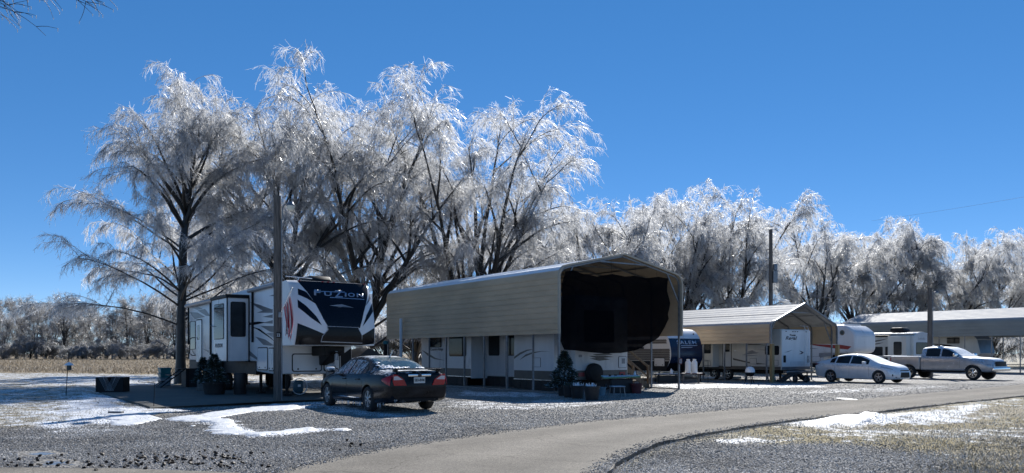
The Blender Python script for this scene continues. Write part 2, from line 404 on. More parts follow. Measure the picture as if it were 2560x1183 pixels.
# road: a raised sheet of worn asphalt with thickness at its edges
def sheet(name, poly, z, matl, depth=.08, step=None):
    mb = MB(); n = len(poly)
    bm = bmesh.new(); vs = [bm.verts.new((x, y, z)) for x, y in poly]; f = bm.faces.new(vs)
    bmesh.ops.triangulate(bm, faces=[f], ngon_method='EAR_CLIP')
    ret = bmesh.ops.extrude_face_region(bm, geom=list(bm.faces))
    for v in ret['geom']:
        if isinstance(v, bmesh.types.BMVert): v.co.z -= depth
    bmesh.ops.recalc_face_normals(bm, faces=bm.faces)
    me = bpy.data.meshes.new(name); bm.to_mesh(me); bm.free()
    o = link(name, me, matl); o['kind'] = 'structure'; return o
rq = random.Random(4)
def ragged(L, a=.05): return [(x + rq.uniform(-a, a), y + rq.uniform(-a, a)) for x, y in L]
def dense(L, st=.5):
    out = []
    for (x0, y0), (x1, y1) in zip(L[:-1], L[1:]):
        k = max(1, int(math.hypot(x1-x0, y1-y0) / st)); out += [(x0 + (x1-x0)*i/k, y0 + (y1-y0)*i/k) for i in range(k)]
    return out + [L[-1]]
def asphalt(name, c, c0):
    m = mat(name, c, .85, var=.12, scale=.55, spec=.12, bump=.5, bscale=70, col2=c0)
    nt = m.node_tree; b = nt.nodes['Principled BSDF']; L = nt.links; tc = [n for n in nt.nodes if n.type == 'TEX_COORD'][0]
    v = nn(nt, 'ShaderNodeTexVoronoi'); v.inputs['Scale'].default_value = 70; L.new(tc.outputs['Object'], v.inputs[0])
    sp = nn(nt, 'ShaderNodeSeparateColor'); L.new(v.outputs['Color'], sp.inputs[0])
    r = nn(nt, 'ShaderNodeValToRGB'); r.color_ramp.elements[0].color = (.62, .62, .62, 1); r.color_ramp.elements[1].color = (1.4, 1.38, 1.35, 1); L.new(sp.outputs[0], r.inputs[0])
    src = b.inputs['Base Color'].links[0].from_socket
    mx = nn(nt, 'ShaderNodeMix', data_type='RGBA', blend_type='MULTIPLY'); mx.inputs['Factor'].default_value = 1; L.new(src, mx.inputs['A']); L.new(r.outputs[0], mx.inputs['B'])
    # faint cracks
    n = nn(nt, 'ShaderNodeTexVoronoi', feature='DISTANCE_TO_EDGE'); n.inputs['Scale'].default_value = .35; n.inputs['Randomness'].default_value = 1
    nw = nn(nt, 'ShaderNodeTexNoise'); nw.inputs['Scale'].default_value = 1.2; nw.inputs['Detail'].default_value = 6; L.new(tc.outputs['Object'], nw.inputs[0])
    va = nn(nt, 'ShaderNodeVectorMath', operation='ADD'); L.new(tc.outputs['Object'], va.inputs[0]); L.new(nw.outputs['Color'], va.inputs[1]); L.new(va.outputs[0], n.inputs[0])
    lt = nn(nt, 'ShaderNodeMapRange'); lt.inputs['From Max'].default_value = .006; lt.inputs['To Min'].default_value = .6; L.new(n.outputs['Distance'], lt.inputs[0])
    m2 = nn(nt, 'ShaderNodeMix', data_type='RGBA', blend_type='MULTIPLY'); m2.inputs['Factor'].default_value = 1; L.new(mx.outputs['Result'], m2.inputs['A']); L.new(lt.outputs[0], m2.inputs['B'])
    # wheel tracks polished a little darker, dusty pale edges
    at = nn(nt, 'ShaderNodeAttribute', attribute_name='across'); wv = nn(nt, 'ShaderNodeMath', operation='MULTIPLY'); L.new(at.outputs['Fac'], wv.inputs[0]); wv.inputs[1].default_value = 12.566
    cs = nn(nt, 'ShaderNodeMath', operation='COSINE'); L.new(wv.outputs[0], cs.inputs[0])
    ns = nn(nt, 'ShaderNodeTexNoise'); ns.inputs['Scale'].default_value = .8; ns.inputs['Detail'].default_value = 7; ns.inputs['Roughness'].default_value = .65; L.new(tc.outputs['Object'], ns.inputs[0])
    sm = nn(nt, 'ShaderNodeMath', operation='MULTIPLY_ADD'); L.new(ns.outputs[0], sm.inputs[0]); sm.inputs[1].default_value = 6.0; L.new(cs.outputs[0], sm.inputs[2])
    wr_ = nn(nt, 'ShaderNodeMapRange'); wr_.inputs['From Min'].default_value = 1.6; wr_.inputs['From Max'].default_value = 4.4; wr_.inputs['To Min'].default_value = .78; wr_.inputs['To Max'].default_value = 1.12; L.new(sm.outputs[0], wr_.inputs[0])
    m4 = nn(nt, 'ShaderNodeMix', data_type='RGBA', blend_type='MULTIPLY'); m4.inputs['Factor'].default_value = 1; L.new(m2.outputs['Result'], m4.inputs['A']); L.new(wr_.outputs[0], m4.inputs['B'])
    L.new(m4.outputs['Result'], b.inputs['Base Color']); return m
M_ROAD = asphalt('worn asphalt', (.192, .178, .155), (.142, .132, .116))
def resample(L, n):
    P = np.array(L); s = np.concatenate([[0], np.cumsum(np.hypot(*np.diff(P, axis=0).T))]); t = np.linspace(0, s[-1], n)
    return list(zip(np.interp(t, s, P[:, 0]), np.interp(t, s, P[:, 1])))
def ribbon(name, A, B, z, depth, matl, cols=14):
    n = len(A); A = np.array(A); B = np.array(B); v = []; tr = []
    for i in range(n):
        for k in range(cols + 1):
            t = k / cols; p = A[i] * (1 - t) + B[i] * t; v.append((p[0], p[1], z)); tr.append(t)
    m = cols + 1; f = [(i*m+k, i*m+k+1, (i+1)*m+k+1, (i+1)*m+k) for i in range(n - 1) for k in range(cols)]
    b0 = len(v)
    for i in range(n):
        for k, P in ((0, A), (cols, B)): v.append((P[i][0], P[i][1], z - depth)); tr.append(0 if k == 0 else 1)
    f += [(i*m, (i+1)*m, b0 + 2*(i+1), b0 + 2*i) for i in range(n - 1)] + [(i*m+cols, b0 + 2*i + 1, b0 + 2*(i+1) + 1, (i+1)*m+cols) for i in range(n - 1)]
    me = bpy.data.meshes.new(name); me.from_pydata(v, [], f); set_attr(me, 'across', tr)
    o = link(name, me, matl); o['kind'] = 'structure'; return o
ribbon('road', ragged(resample(road_far, 200)), ragged(resample(road_near, 200)), .028, .14, M_ROAD)
sheet('drive', ragged(dense(apron + apron[:1], .4)[:-1], .04), .022, M_ROAD, .14)
M_SLAB = mat('concrete slab', (.105, .10, .085), .85, var=.15, scale=.8, bump=.2, bscale=50)
sheet('concrete_slab', slab_poly, .055, M_SLAB, .2)

# loose gravel, dry grass and stubble: uncountable, one object each
def scatter(name, P, sizes, matl, shape, seed):
    """Points instanced with a small shape by geometry nodes."""
    me = bpy.data.meshes.new(name); me.vertices.add(len(P)); me.vertices.foreach_set('co', P.astype(np.float32).ravel())
    set_attr(me, 'size', sizes); me.update()
    ob = link(name, me, matl); ob['kind'] = 'stuff'
    ng = bpy.data.node_groups.new(name, 'GeometryNodeTree')
    ng.interface.new_socket('Geometry', in_out='INPUT', socket_type='NodeSocketGeometry'); ng.interface.new_socket('Geometry', in_out='OUTPUT', socket_type='NodeSocketGeometry')
    gi, go = nn(ng, 'NodeGroupInput'), nn(ng, 'NodeGroupOutput'); L = ng.links
    ip = nn(ng, 'GeometryNodeInstanceOnPoints'); rv = nn(ng, 'FunctionNodeRandomValue', data_type='FLOAT_VECTOR')
    rv.inputs['Seed'].default_value = seed
    na = nn(ng, 'GeometryNodeInputNamedAttribute', data_type='FLOAT'); na.inputs['Name'].default_value = 'size'
    sm = nn(ng, 'GeometryNodeSetMaterial'); sm.inputs['Material'].default_value = matl
    if shape == 'stone':
        ic = nn(ng, 'GeometryNodeMeshIcoSphere'); ic.inputs['Radius'].default_value = 1; ic.inputs['Subdivisions'].default_value = 1
        sp = nn(ng, 'GeometryNodeSetPosition'); r2 = nn(ng, 'FunctionNodeRandomValue', data_type='FLOAT_VECTOR')
        for i, v in ((0, (-.4,) * 3), (1, (.4,) * 3)): r2.inputs[i].default_value = v
        L.new(ic.outputs[0], sp.inputs[0]); L.new(r2.outputs[0], sp.inputs['Offset']); src = sp.outputs[0]
        tr = nn(ng, 'GeometryNodeTransform'); tr.inputs['Scale'].default_value = (1, .75, .55); L.new(src, tr.inputs[0]); src = tr.outputs[0]
        rv.inputs[0].default_value = (-.6, -.6, 0); rv.inputs[1].default_value = (.6, .6, 6.28)
    else:
        co = nn(ng, 'GeometryNodeMeshCone'); co.inputs['Vertices'].default_value = 3; co.inputs['Radius Bottom'].default_value = .055; co.inputs['Radius Top'].default_value = .012; co.inputs['Depth'].default_value = 1
        src = co.outputs[0]; rv.inputs[0].default_value = (-.9, -.9, 0); rv.inputs[1].default_value = (.9, .9, 6.28)
    L.new(src, sm.inputs[0]); L.new(gi.outputs[0], ip.inputs['Points']); L.new(sm.outputs[0], ip.inputs['Instance'])
    L.new(rv.outputs[0], ip.inputs['Rotation']); L.new(na.outputs[0], ip.inputs['Scale']); L.new(ip.outputs[0], go.inputs[0])
    md = ob.modifiers.new('scatter', 'NODES'); md.node_group = ng
    return ob
def random_stone_mat(name, stops, rough=.7):
    m = bpy.data.materials.new(name); m.use_nodes = True; nt = m.node_tree; L = nt.links; b = nt.nodes['Principled BSDF']
    oi = nn(nt, 'ShaderNodeObjectInfo'); c = nn(nt, 'ShaderNodeValToRGB'); e = c.color_ramp.elements
    while len(e) < len(stops): e.new(.5)
    for q, (p, col) in zip(e, stops): q.position = p; q.color = (*col, 1)
    L.new(oi.outputs['Random'], c.inputs[0]); tc = nn(nt, 'ShaderNodeTexCoord'); no = nn(nt, 'ShaderNodeTexNoise'); no.inputs['Scale'].default_value = 3; L.new(tc.outputs['Object'], no.inputs[0])
    mx = nn(nt, 'ShaderNodeMix', data_type='RGBA', blend_type='MULTIPLY'); mx.inputs['Factor'].default_value = .4; L.new(c.outputs[0], mx.inputs['A']); L.new(no.outputs[0], mx.inputs['B'])
    n2 = nn(nt, 'ShaderNodeTexNoise'); n2.inputs['Scale'].default_value = .55; n2.inputs['Detail'].default_value = 4; L.new(oi.outputs['Location'], n2.inputs[0])
    r2 = nn(nt, 'ShaderNodeMapRange'); r2.inputs['From Min'].default_value = .3; r2.inputs['From Max'].default_value = .7; r2.inputs['To Min'].default_value = .62; r2.inputs['To Max'].default_value = 1.35; L.new(n2.outputs[0], r2.inputs[0])
    m3 = nn(nt, 'ShaderNodeMix', data_type='RGBA', blend_type='MULTIPLY'); m3.inputs['Factor'].default_value = 1; L.new(mx.outputs['Result'], m3.inputs['A']); L.new(r2.outputs[0], m3.inputs['B'])
    L.new(m3.outputs['Result'], b.inputs['Base Color']); b.inputs['Roughness'].default_value = rough; b.inputs['Specular IOR Level'].default_value = .25; return m
def gz(x, y):
    i = np.clip(np.searchsorted(grid_x, x) - 1, 0, nx - 2); j = np.clip(np.searchsorted(grid_y, y) - 1, 0, ny - 2)
    u = (x - grid_x[i]) / (grid_x[i+1] - grid_x[i]); v = (y - grid_y[j]) / (grid_y[j+1] - grid_y[j])
    return (ground_z[j, i]*(1-u) + ground_z[j, i+1]*u)*(1-v) + (ground_z[j+1, i]*(1-u) + ground_z[j+1, i+1]*u)*v
def samples(n, x0, x1, y0, y1, power, seed):
    r = np.random.default_rng(seed); k = n * 2
    y = (r.uniform(y1 ** -power, y0 ** -power, k)) ** (-1 / power); x = r.uniform(-1, 1, k) * y * .68
    q = (x > x0) & (x < x1); return x[q], y[q], r
V_, F_ = [], []; n0_ = 0
for args in ((-10.5, -2.6, 13.6, 24.0, .05, [([(440, 1045), (560, 1030), (690, 1010), (750, 1013), (760, 1022), (640, 1030), (560, 1046), (520, 1052), (470, 1062)], 1.0), ([(478, 1056), (540, 1046), (585, 1048), (610, 1075), (650, 1083), (700, 1075), (790, 1068), (800, 1077), (700, 1090), (640, 1094), (590, 1088), (540, 1078), (500, 1072)], 1.05),
                ([(300, 1020), (395, 1040), (430, 1046), (360, 1062), (280, 1070), (240, 1050)], .8), ([(330, 1140), (420, 1150), (520, 1168), (420, 1172), (330, 1168)], .62), ([(830, 1072), (880, 1070), (900, 1076), (850, 1080)], .85)], 51),
             (4.0, 15.0, 13.5, 24.0, .06, [([(1990, 1064), (2080, 1054), (2220, 1040), (2330, 1030), (2300, 1046), (2200, 1064), (2080, 1080), (2000, 1076)], .95), ([(1740, 1104), (1820, 1090), (1890, 1084), (1840, 1098), (1800, 1108)], .9)], 61)):
    v_, q_ = crust(*args); V_.append(v_); F_.append(q_ + n0_); n0_ += len(v_)
cme = np_mesh('snow_crust', np.concatenate(V_), np.concatenate(F_)); cme.shade_smooth()
co_ = link('snow_crust', cme, mat('refrozen snow', (.62, .64, .665), .5, var=.12, scale=9, bump=.9, bscale=26)); co_['kind'] = 'stuff'
x, y, r = samples(400000, -40, 40, 9.0, 40, 1.0, 21)
mk = masks(x, y)
keep = (r.uniform(0, 1, len(x)) < mk['gravel'] + .12 * mk['grass']) & (mk['wet'] < .4) & ~(inside(road_poly, x, y) & (dist(road_poly, x, y) > .35 * r.uniform(0, 1, len(x)) ** 3)) & ~inside(slab_poly, x, y) & ~inside(apron, x, y) & (r.uniform(0, 1, len(x)) > np.clip(mk['snow'] * 1.6 - .65, 0, .96))
x, y = x[keep], y[keep]
sz = np.clip(r.lognormal(math.log(.0072), .38, len(x)), .004, .02) * (1 + .012 * y)
scatter('gravel', np.stack([x, y, np.where(inside(road_poly, x, y), .03, gz(x, y)) + sz * .2], 1), sz, random_stone_mat('gravel stones', [(0, (.13, .124, .115)), (.4, (.30, .288, .268)), (.75, (.41, .395, .37)), (.93, (.52, .50, .475)), (1, (.75, .74, .72))]), 'stone', 3)
x, y, r = samples(120000, -40, 40, 9.0, 60, 1.0, 22)
mk = masks(x, y)
keep = (r.uniform(0, 1, len(x)) < mk['grass'] * (.5 - .3 * (mk['snow'] > .8))) & ~inside(road_poly, x, y) & ~inside(slab_poly, x, y)
x, y = x[keep], y[keep]; sz = r.uniform(.02, .06, len(x)) * (1 + .01 * y)
scatter('dry_grass', np.stack([x, y, gz(x, y) + sz * .2], 1), sz, random_stone_mat('iced grass', [(0, (.13, .10, .045)), (.3, (.27, .215, .10)), (.5, (.42, .35, .21)), (.6, (.65, .65, .62)), (1, (.85, .86, .88))], .35), 'blade', 5)
r = np.random.default_rng(23)
y = 50 + 150 * r.uniform(0, 1, 45000) ** 1.6; x = r.uniform(-.72, -.1, 45000) * y
q = masks(x, y)['field'] > .3; x, y = x[q], y[q]; x = np.round((x + .2 * y) / .9) * .9 - .2 * y + r.normal(0, .08, len(x)); sz = r.uniform(.08, .24, len(x)) * (1 + y * .003)
scatter('corn_stubble', np.stack([x, y, sz * .3], 1), sz, random_stone_mat('corn stubble', [(0, (.16, .12, .07)), (.5, (.36, .28, .17)), (.85, (.5, .41, .28)), (1, (.8, .8, .78))], .5), 'blade', 8)
# ---------------------------------------------------------------- ice-laden trees
def ice_material():
    m = bpy.data.materials.new('iced twigs'); m.use_nodes = True; nt = m.node_tree; L = nt.links; nt.nodes.clear()
    at = nn(nt, 'ShaderNodeAttribute', attribute_name='ice')
    out = nn(nt, 'ShaderNodeOutputMaterial')
    tr = nn(nt, 'ShaderNodeBsdfTranslucent'); tr.inputs[0].default_value = (.95, .96, .97, 1)
    rf = nn(nt, 'ShaderNodeBsdfRefraction'); rf.inputs['Color'].default_value = (1, 1, 1, 1); rf.inputs['Roughness'].default_value = .62; rf.inputs['IOR'].default_value = 1.31
    df = nn(nt, 'ShaderNodeBsdfDiffuse'); df.inputs[0].default_value = (.75, .78, .82, 1)
    gl = nn(nt, 'ShaderNodeBsdfGlossy'); gl.inputs['Roughness'].default_value = .4; gl.inputs['Color'].default_value = (1, 1, 1, 1)
    m0 = nn(nt, 'ShaderNodeMixShader'); m0.inputs[0].default_value = .15; L.new(tr.outputs[0], m0.inputs[1]); L.new(rf.outputs[0], m0.inputs[2])
    m1 = nn(nt, 'ShaderNodeMixShader'); m1.inputs[0].default_value = .08; L.new(m0.outputs[0], m1.inputs[1]); L.new(df.outputs[0], m1.inputs[2])
    m2 = nn(nt, 'ShaderNodeMixShader'); m2.inputs[0].default_value = .1; L.new(m1.outputs[0], m2.inputs[1]); L.new(gl.outputs[0], m2.inputs[2])
    tp = nn(nt, 'ShaderNodeBsdfTransparent')
    m4 = nn(nt, 'ShaderNodeMixShader'); m4.inputs[0].default_value = .56; L.new(m2.outputs[0], m4.inputs[1]); L.new(tp.outputs[0], m4.inputs[2])
    bk = nn(nt, 'ShaderNodeBsdfPrincipled'); bk.inputs['Base Color'].default_value = (.075, .075, .078, 1); bk.inputs['Roughness'].default_value = .25
    m3 = nn(nt, 'ShaderNodeMixShader'); L.new(at.outputs['Fac'], m3.inputs[0]); L.new(bk.outputs[0], m3.inputs[1]); L.new(m4.outputs[0], m3.inputs[2])
    L.new(m3.outputs[0], out.inputs[0])
    return m
M_ICE = ice_material()
M_BARK = mat('wet bark', (.02, .0175, .016), .45, var=.35, scale=6, bump=.6, bscale=14, stretch=(1, 1, .25))

def tubes_mesh(branches, sides):
    """branches: list of (points Nx3, radii N). One numpy mesh of tapering tubes."""
    V, F = [], []; n0 = 0
    for P, r in branches:
        P = np.asarray(P); n = len(P); k = sides(r[0]) if callable(sides) else sides
        T = np.gradient(P, axis=0); T /= np.linalg.norm(T, axis=1)[:, None] + 1e-9
        ref = np.array([1., 0, 0]) if abs(T[0, 2]) > .8 else np.array([0, 0, 1.])
        A = np.cross(T, ref); A /= np.linalg.norm(A, axis=1)[:, None] + 1e-9; B = np.cross(T, A)
        a = np.arange(k) * 2 * np.pi / k
        ring = P[:, None] + np.asarray(r)[:, None, None] * (A[:, None] * np.cos(a)[None, :, None] + B[:, None] * np.sin(a)[None, :, None])
        V.append(ring.reshape(-1, 3))
        i = np.arange(n - 1)[:, None] * k; j = np.arange(k)[None]; j2 = (j + 1) % k
        F.append((np.stack([i + j, i + j2, i + k + j2, i + k + j], -1) + n0).reshape(-1, 4)); n0 += n * k
    return np.concatenate(V), np.concatenate(F)

def path(rng, p, d, length, n, lift, droop, wob):
    """Curving branch: lifts towards the light at first, then its iced tip hangs."""
    pts = [np.array(p, float)]; d = np.array(d, float); d /= np.linalg.norm(d); st = length / n
    for i in range(n):
        t = (i + 1) / n
        d = d + np.array([0, 0, lift * (1 - t) - droop * t * t]) / n + rng.normal(0, wob, 3) / math.sqrt(n)
        d /= np.linalg.norm(d); pts.append(pts[-1] + d * st)
    return np.array(pts)

def make_tree(seed, H, spread, stems, fork, lean=.35, limbs=(8, 11), subs=(6, 8), twigs=56000, sprays=11000, trunk_r=.25, droop=2.6, low=.05, low_limbs=6, tw_len=(.4, 1.0), leader=False, tw_r=.012, ice=(5, .45), arch=.5, hang=1.0, open_=1.0):
    rng = np.random.default_rng(seed); thick, fine = [], []
    base = path(rng, (0, 0, 0), (0, 0, 1), fork, 6, 0, 0, .05)
    tr = np.linspace(trunk_r, trunk_r * .85, 7); tr[0] *= 1.55; tr[1] *= 1.08
    thick.append((base, tr)); top = base[-1]
    st = []
    for i in range(stems):
        if leader and i == 0: d = np.array([rng.normal(0, .04), rng.normal(0, .04), 1.]); ar = .05
        else:
            a = 2 * math.pi * (i + rng.uniform(-.3, .3)) / max(1, stems - (1 if leader else 0)); l = lean * rng.uniform(.35, 1.25)
            d = np.array([math.cos(a) * l, math.sin(a) * l, 1.]); ar = arch * rng.uniform(.3, 1.6)
        ln = (H - fork) * (1.0 if leader and i == 0 else rng.uniform(.72, 1.05))
        P = path(rng, top - np.array([0, 0, .12 * i]) * min(1, fork / 4), d, ln, 16, .15, ar, .12)
        r0 = trunk_r * (.8 if leader and i == 0 else rng.uniform(.4, .6)); r = r0 * (1 - np.linspace(0, 1, 17)) ** .9 + .016
        thick.append((P, r)); st.append((P, r, ln))
    limbs_l = []
    for k in range(low_limbs):                  # long low limbs that bow towards the ground
        z = fork * rng.uniform(.42 if leader else .35, 1.0); a = 2 * math.pi * (k + rng.uniform(-.4, .4)) / low_limbs; q = base[min(6, int(z / fork * 6))]
        P = path(rng, (q[0], q[1], z), (math.cos(a), math.sin(a), .25 + .75 * z / fork if leader else .55), spread * rng.uniform(.65, 1.05) * (1.12 - .35 * z / fork if leader else 1), 12, .3, droop * .75, .2)
        r = trunk_r * .24 * (1 - np.linspace(0, 1, 13)) ** .8 + .012
        thick.append((P, r)); limbs_l.append((P, r))
    for P, r, ln in st:
        n = len(P) - 1
        for k in range(rng.integers(*limbs)):
            t = rng.uniform(low, .99); i = min(n - 1, int(t * n)); p = P[i] + (P[i + 1] - P[i]) * (t * n - i)
            a = rng.uniform(0, 2 * math.pi); out = np.array([math.cos(a), math.sin(a), 0.])
            rad = p * [1, 1, 0]; out = out + .7 * rad / (np.linalg.norm(rad) + .6)
            d = out / np.linalg.norm(out) * rng.uniform(.4, .85) * open_ + np.array([0, 0, rng.uniform(.65, 1.2)])
            l = spread * ((.82 - .2 * t) if leader else (.95 - .5 * t)) * rng.uniform(.55, 1.0)
            Q = path(rng, p, d, l, 12, .35, droop * rng.uniform(.7, 1.3), .2)
            rr = min(r[i] * .65, .10) * (1 - np.linspace(0, 1, 13)) ** .8 + .013
            thick.append((Q, rr)); limbs_l.append((Q, rr))
        limbs_l.append((P[n // 2:], r[n // 2:]))
    bl = []
    for Q, rr in limbs_l:
        n = len(Q)
        for k in range(rng.integers(*subs)):
            t = rng.uniform(0, 1) ** .7 * .65 + .35; i = min(n - 2, int(t * (n - 1))); p = Q[i] + (Q[i+1] - Q[i]) * rng.uniform()
            d = (Q[i+1] - Q[i]); d = d / np.linalg.norm(d) + rng.normal(0, .55, 3) + np.array([0, 0, .1])
            l = rng.uniform(.9, 2.3) * (1.15 - .4 * t) * (spread / 6)
            S = path(rng, p, d, l, 6, .2, droop * 1.35 * hang, .25)
            rs = np.linspace(min(rr[i] * .7, .024), .008, 7)
            fine.append((S, rs)); bl.append(S)
        bl.append(Q[int(n * .5):])
    # sprays hang from the boughs, short ice-coated twigs stand off the sprays
    def unit(a): return a / (np.linalg.norm(a, axis=1)[:, None] + 1e-9)
    segs = np.concatenate([np.stack([S[:-1], S[1:]], 1) for S in bl]); w = np.linalg.norm(segs[:, 1] - segs[:, 0], axis=1)
    idx = rng.choice(len(segs), sprays, p=w / w.sum()); t = rng.uniform(0, 1, (sprays, 1))
    p0 = segs[idx, 0] * (1 - t) + segs[idx, 1] * t
    d1 = unit(unit(segs[idx, 1] - segs[idx, 0]) * .9 + rng.normal(0, .42, (sprays, 3)) + np.array([0, 0, -.25 * hang]))
    ln = rng.uniform(tw_len[0], tw_len[1], (sprays, 1))
    p1 = p0 + d1 * ln * .42
    d2 = unit(d1 * .8 + rng.normal(0, .25, (sprays, 3)) + np.array([0, 0, -1.0]) * rng.uniform(.6, 2.2, (sprays, 1)) * hang)
    p2 = p1 + d2 * ln * .6
    def slivers(ps, rs, d):
        n = len(d); u = unit(np.cross(d, rng.normal(0, 1, (n, 3)))); v = np.cross(d, u); rings = []
        for p, r in zip(ps, rs):
            for a in (0, 2.4, 4.8): rings.append(p + (u * math.cos(a) + v * math.sin(a)) * r)
        fb = np.array([(3*q+a, 3*q+a+1, 3*q+a+4, 3*q+a+3) for q in range(len(ps) - 1) for a in (0, 1)]); m = 3 * len(ps)
        return np.stack(rings, 1).reshape(-1, 3), (np.arange(n)[:, None, None] * m + fb[None]).reshape(-1, 4)
    r1 = rng.uniform(.7, 1.3, (sprays, 1)) * tw_r * .8
    Vs, Fs = slivers((p0, p1, p2), (r1, r1, r1 * .6), d1)
    idx = rng.integers(0, sprays, twigs); t = rng.uniform(.1, 2, (twigs, 1)); lo = t < 1
    q0 = np.where(lo, p0[idx] + (p1 - p0)[idx] * t, p1[idx] + (p2 - p1)[idx] * (t - 1))
    dq = unit(np.where(lo, d1[idx], d2[idx]) * .9 + rng.normal(0, .45, (twigs, 3)) + np.array([0, 0, -.5 * hang]))
    q1 = q0 + dq * rng.uniform(.12, .42, (twigs, 1)) * (tw_len[1])
    r2 = rng.uniform(.55, 1.2, (twigs, 1)) * tw_r
    Vw, Fw = slivers((q0, q1), (r2, r2 * .7), dq)
    ice_w = np.repeat(np.clip(rng.beta(*ice, twigs), .12, 1), 6); ice_s = np.repeat(np.clip(rng.beta(4, .6, sprays), .1, 1), 9)
    Vt, Ft = tubes_mesh(thick, lambda r: 8 if r > .12 else 5)
    Vf, Ff = tubes_mesh(fine, 3)
    V = np.concatenate([Vf, Vs, Vw]); F = np.concatenate([Ff, Fs + len(Vf), Fw + len(Vf) + len(Vs)])
    k = H / np.percentile(V[:, 2], 99.97)
    V[:, 2] *= k; Vt[:, 2] *= k; V[:, 2] = np.maximum(V[:, 2], .25)
    crown = np_mesh('crown', V, F); set_attr(crown, 'ice', np.concatenate([np.full(len(Vf), .5), ice_s, ice_w])); crown.materials.append(M_ICE)
    trunk = np_mesh('trunk', Vt, Ft); trunk.shade_smooth(); trunk.materials.append(M_BARK)
    return trunk, crown

def put_tree(meshes, label, xy, rz=0, s=1.0, sz=1.0, group=None, name='tree'):
    t = thing(name, label, 'tree', (xy[0], xy[1], -.05), rz, group)
    t.scale = (s, s, s * sz)
    for n, me in zip(('trunk', 'crown'), meshes):
        o = bpy.data.objects.new(n, me); C.objects.link(o); o.parent = t
    return t

def col_at(px, Y): return ((px - 1280) / FOC * Y, Y)
TA = make_tree(11, 14.4, 8.0, 1, 8.6, leader=True, limbs=(24, 26), twigs=58000, sprays=11000, trunk_r=.22, low_limbs=20, hang=1.0, droop=2.2, low=.02)
TB = make_tree(23, 16.6, 7.8, 6, 5.2, lean=.46, limbs=(9, 12), twigs=56000, sprays=10000, trunk_r=.27, low_limbs=7, hang=1.15, arch=.9, droop=2.5)
TC = make_tree(37, 17.0, 7.4, 8, 3.6, lean=.40, limbs=(8, 11), twigs=58000, sprays=10000, trunk_r=.3, low_limbs=4, arch=1.0, droop=2.5, open_=.9)
TD = make_tree(52, 17.0, 8.2, 11, 2.6, lean=.58, limbs=(7, 9), twigs=68000, sprays=12000, trunk_r=.36, low_limbs=4, arch=1.0, droop=2.4, open_=.95)
TE = make_tree(71, 14.0, 7.6, 8, 2.2, lean=.5, limbs=(7, 9), twigs=52000, sprays=10000, trunk_r=.27, low_limbs=4, tw_r=.016, ice=(8, .35), arch=.9)
TG = make_tree(64, 14.0, 7.4, 6, 2.8, lean=.6, limbs=(8, 11), twigs=52000, sprays=10000, trunk_r=.25, low_limbs=4, tw_r=.016, ice=(8, .35), arch=1.2, hang=1.15)
TH = make_tree(95, 14.2, 6.6, 9, 1.8, lean=.42, limbs=(6, 9), twigs=50000, sprays=10000, trunk_r=.24, low_limbs=3, tw_r=.016, ice=(8, .35), arch=.5, droop=1.9, open_=.8)
TF = make_tree(88, 9.5, 3.6, 2, 5.4, lean=.12, limbs=(5, 7), twigs=9000, sprays=2500, trunk_r=.12, low_limbs=4)

for meshes, label, px, Y, rz, s, sz in (
    (TA, 'tall iced tree with a single dark trunk at the far left of the row', 452, 38.6, 200, 1.0, .99),
    (TB, 'tallest iced tree, rising behind the light pole and the black and white camper', 712, 44, 205, 1.14, .9),
    (TF, 'thin bare-stemmed young tree between the two tall trees behind the camper', 815, 45, 10, 1, 1),
    (TC, 'iced tree with upright fanning limbs behind the black sedan', 915, 47.5, 130, 1.16, .9),
    (TD, 'broad many-stemmed iced tree rising behind the tall metal carport', 1192, 51, 75, 1.15, .9),
    (TG, 'rounded iced tree directly behind the peak of the tall carport', 1470, 57, 20, .95, 1),
    (TE, 'white iced tree towering behind the snow-roofed carport', 1700, 70, 160, 1.22, 1),
    (TH, 'dark-trunked iced tree behind the snow-roofed carport, left of the utility pole', 1825, 72, 250, 1.18, .98),
    (TE, 'iced tree just right of the bare utility pole', 2040, 86, 280, 1.24, 1),
    (TG, 'iced tree behind the white and red camper', 2150, 90, 310, 1.2, 1),
    (TH, 'iced tree behind the long white roof, left of the far lamp pole', 2255, 92, 95, 1.15, 1),
    (TG, 'dense iced tree behind the far lamp pole', 2365, 94, 140, 1.2, 1),
    (TE, 'iced tree closing the row at the right edge', 2480, 96, 10, 1.15, 1),
    (TH, 'last iced tree past the right edge of the row', 2600, 98, 200, 1.15, 1),
    (TG, 'second-row iced tree in the gap between the far left tree and the tallest one', 585, 56, 70, .98, 1),
    (TE, 'second-row iced tree seen between the two carports', 1590, 76, 215, 1.04, 1),
    (TC, 'second-row iced tree with upright limbs behind the tall carport', 1350, 66, 15, .8, 1),
    (TD, 'second-row iced tree in the gap left of the tall carport', 1040, 70, 100, .8, 1)):
    put_tree(meshes, label, col_at(px, Y), R(rz), s, sz)

# the far wood across the field: each tree a copy with its own turn and size
TW = [make_tree(101 + k, 17, 6.0, 4, 3.0, lean=.3, limbs=(5, 7), subs=(4, 6), twigs=7000, sprays=2500, trunk_r=.26, droop=.9, low_limbs=6, tw_len=(.8, 1.8), tw_r=.024, ice=(.9, 2.2), hang=.3, arch=.1) for k in range(2)]
rw = random.Random(5)
for k in range(44):
    Y = 205 + rw.uniform(0, 45); px = -60 + k * 15.5 + rw.uniform(-9, 9)
    put_tree(TW[k % 2], 'bare frosted tree in the far wood across the field', col_at(px, Y), rw.uniform(0, 6.28), rw.uniform(.72, 1.12), rw.uniform(.9, 1.15), 'trees of the far wood')

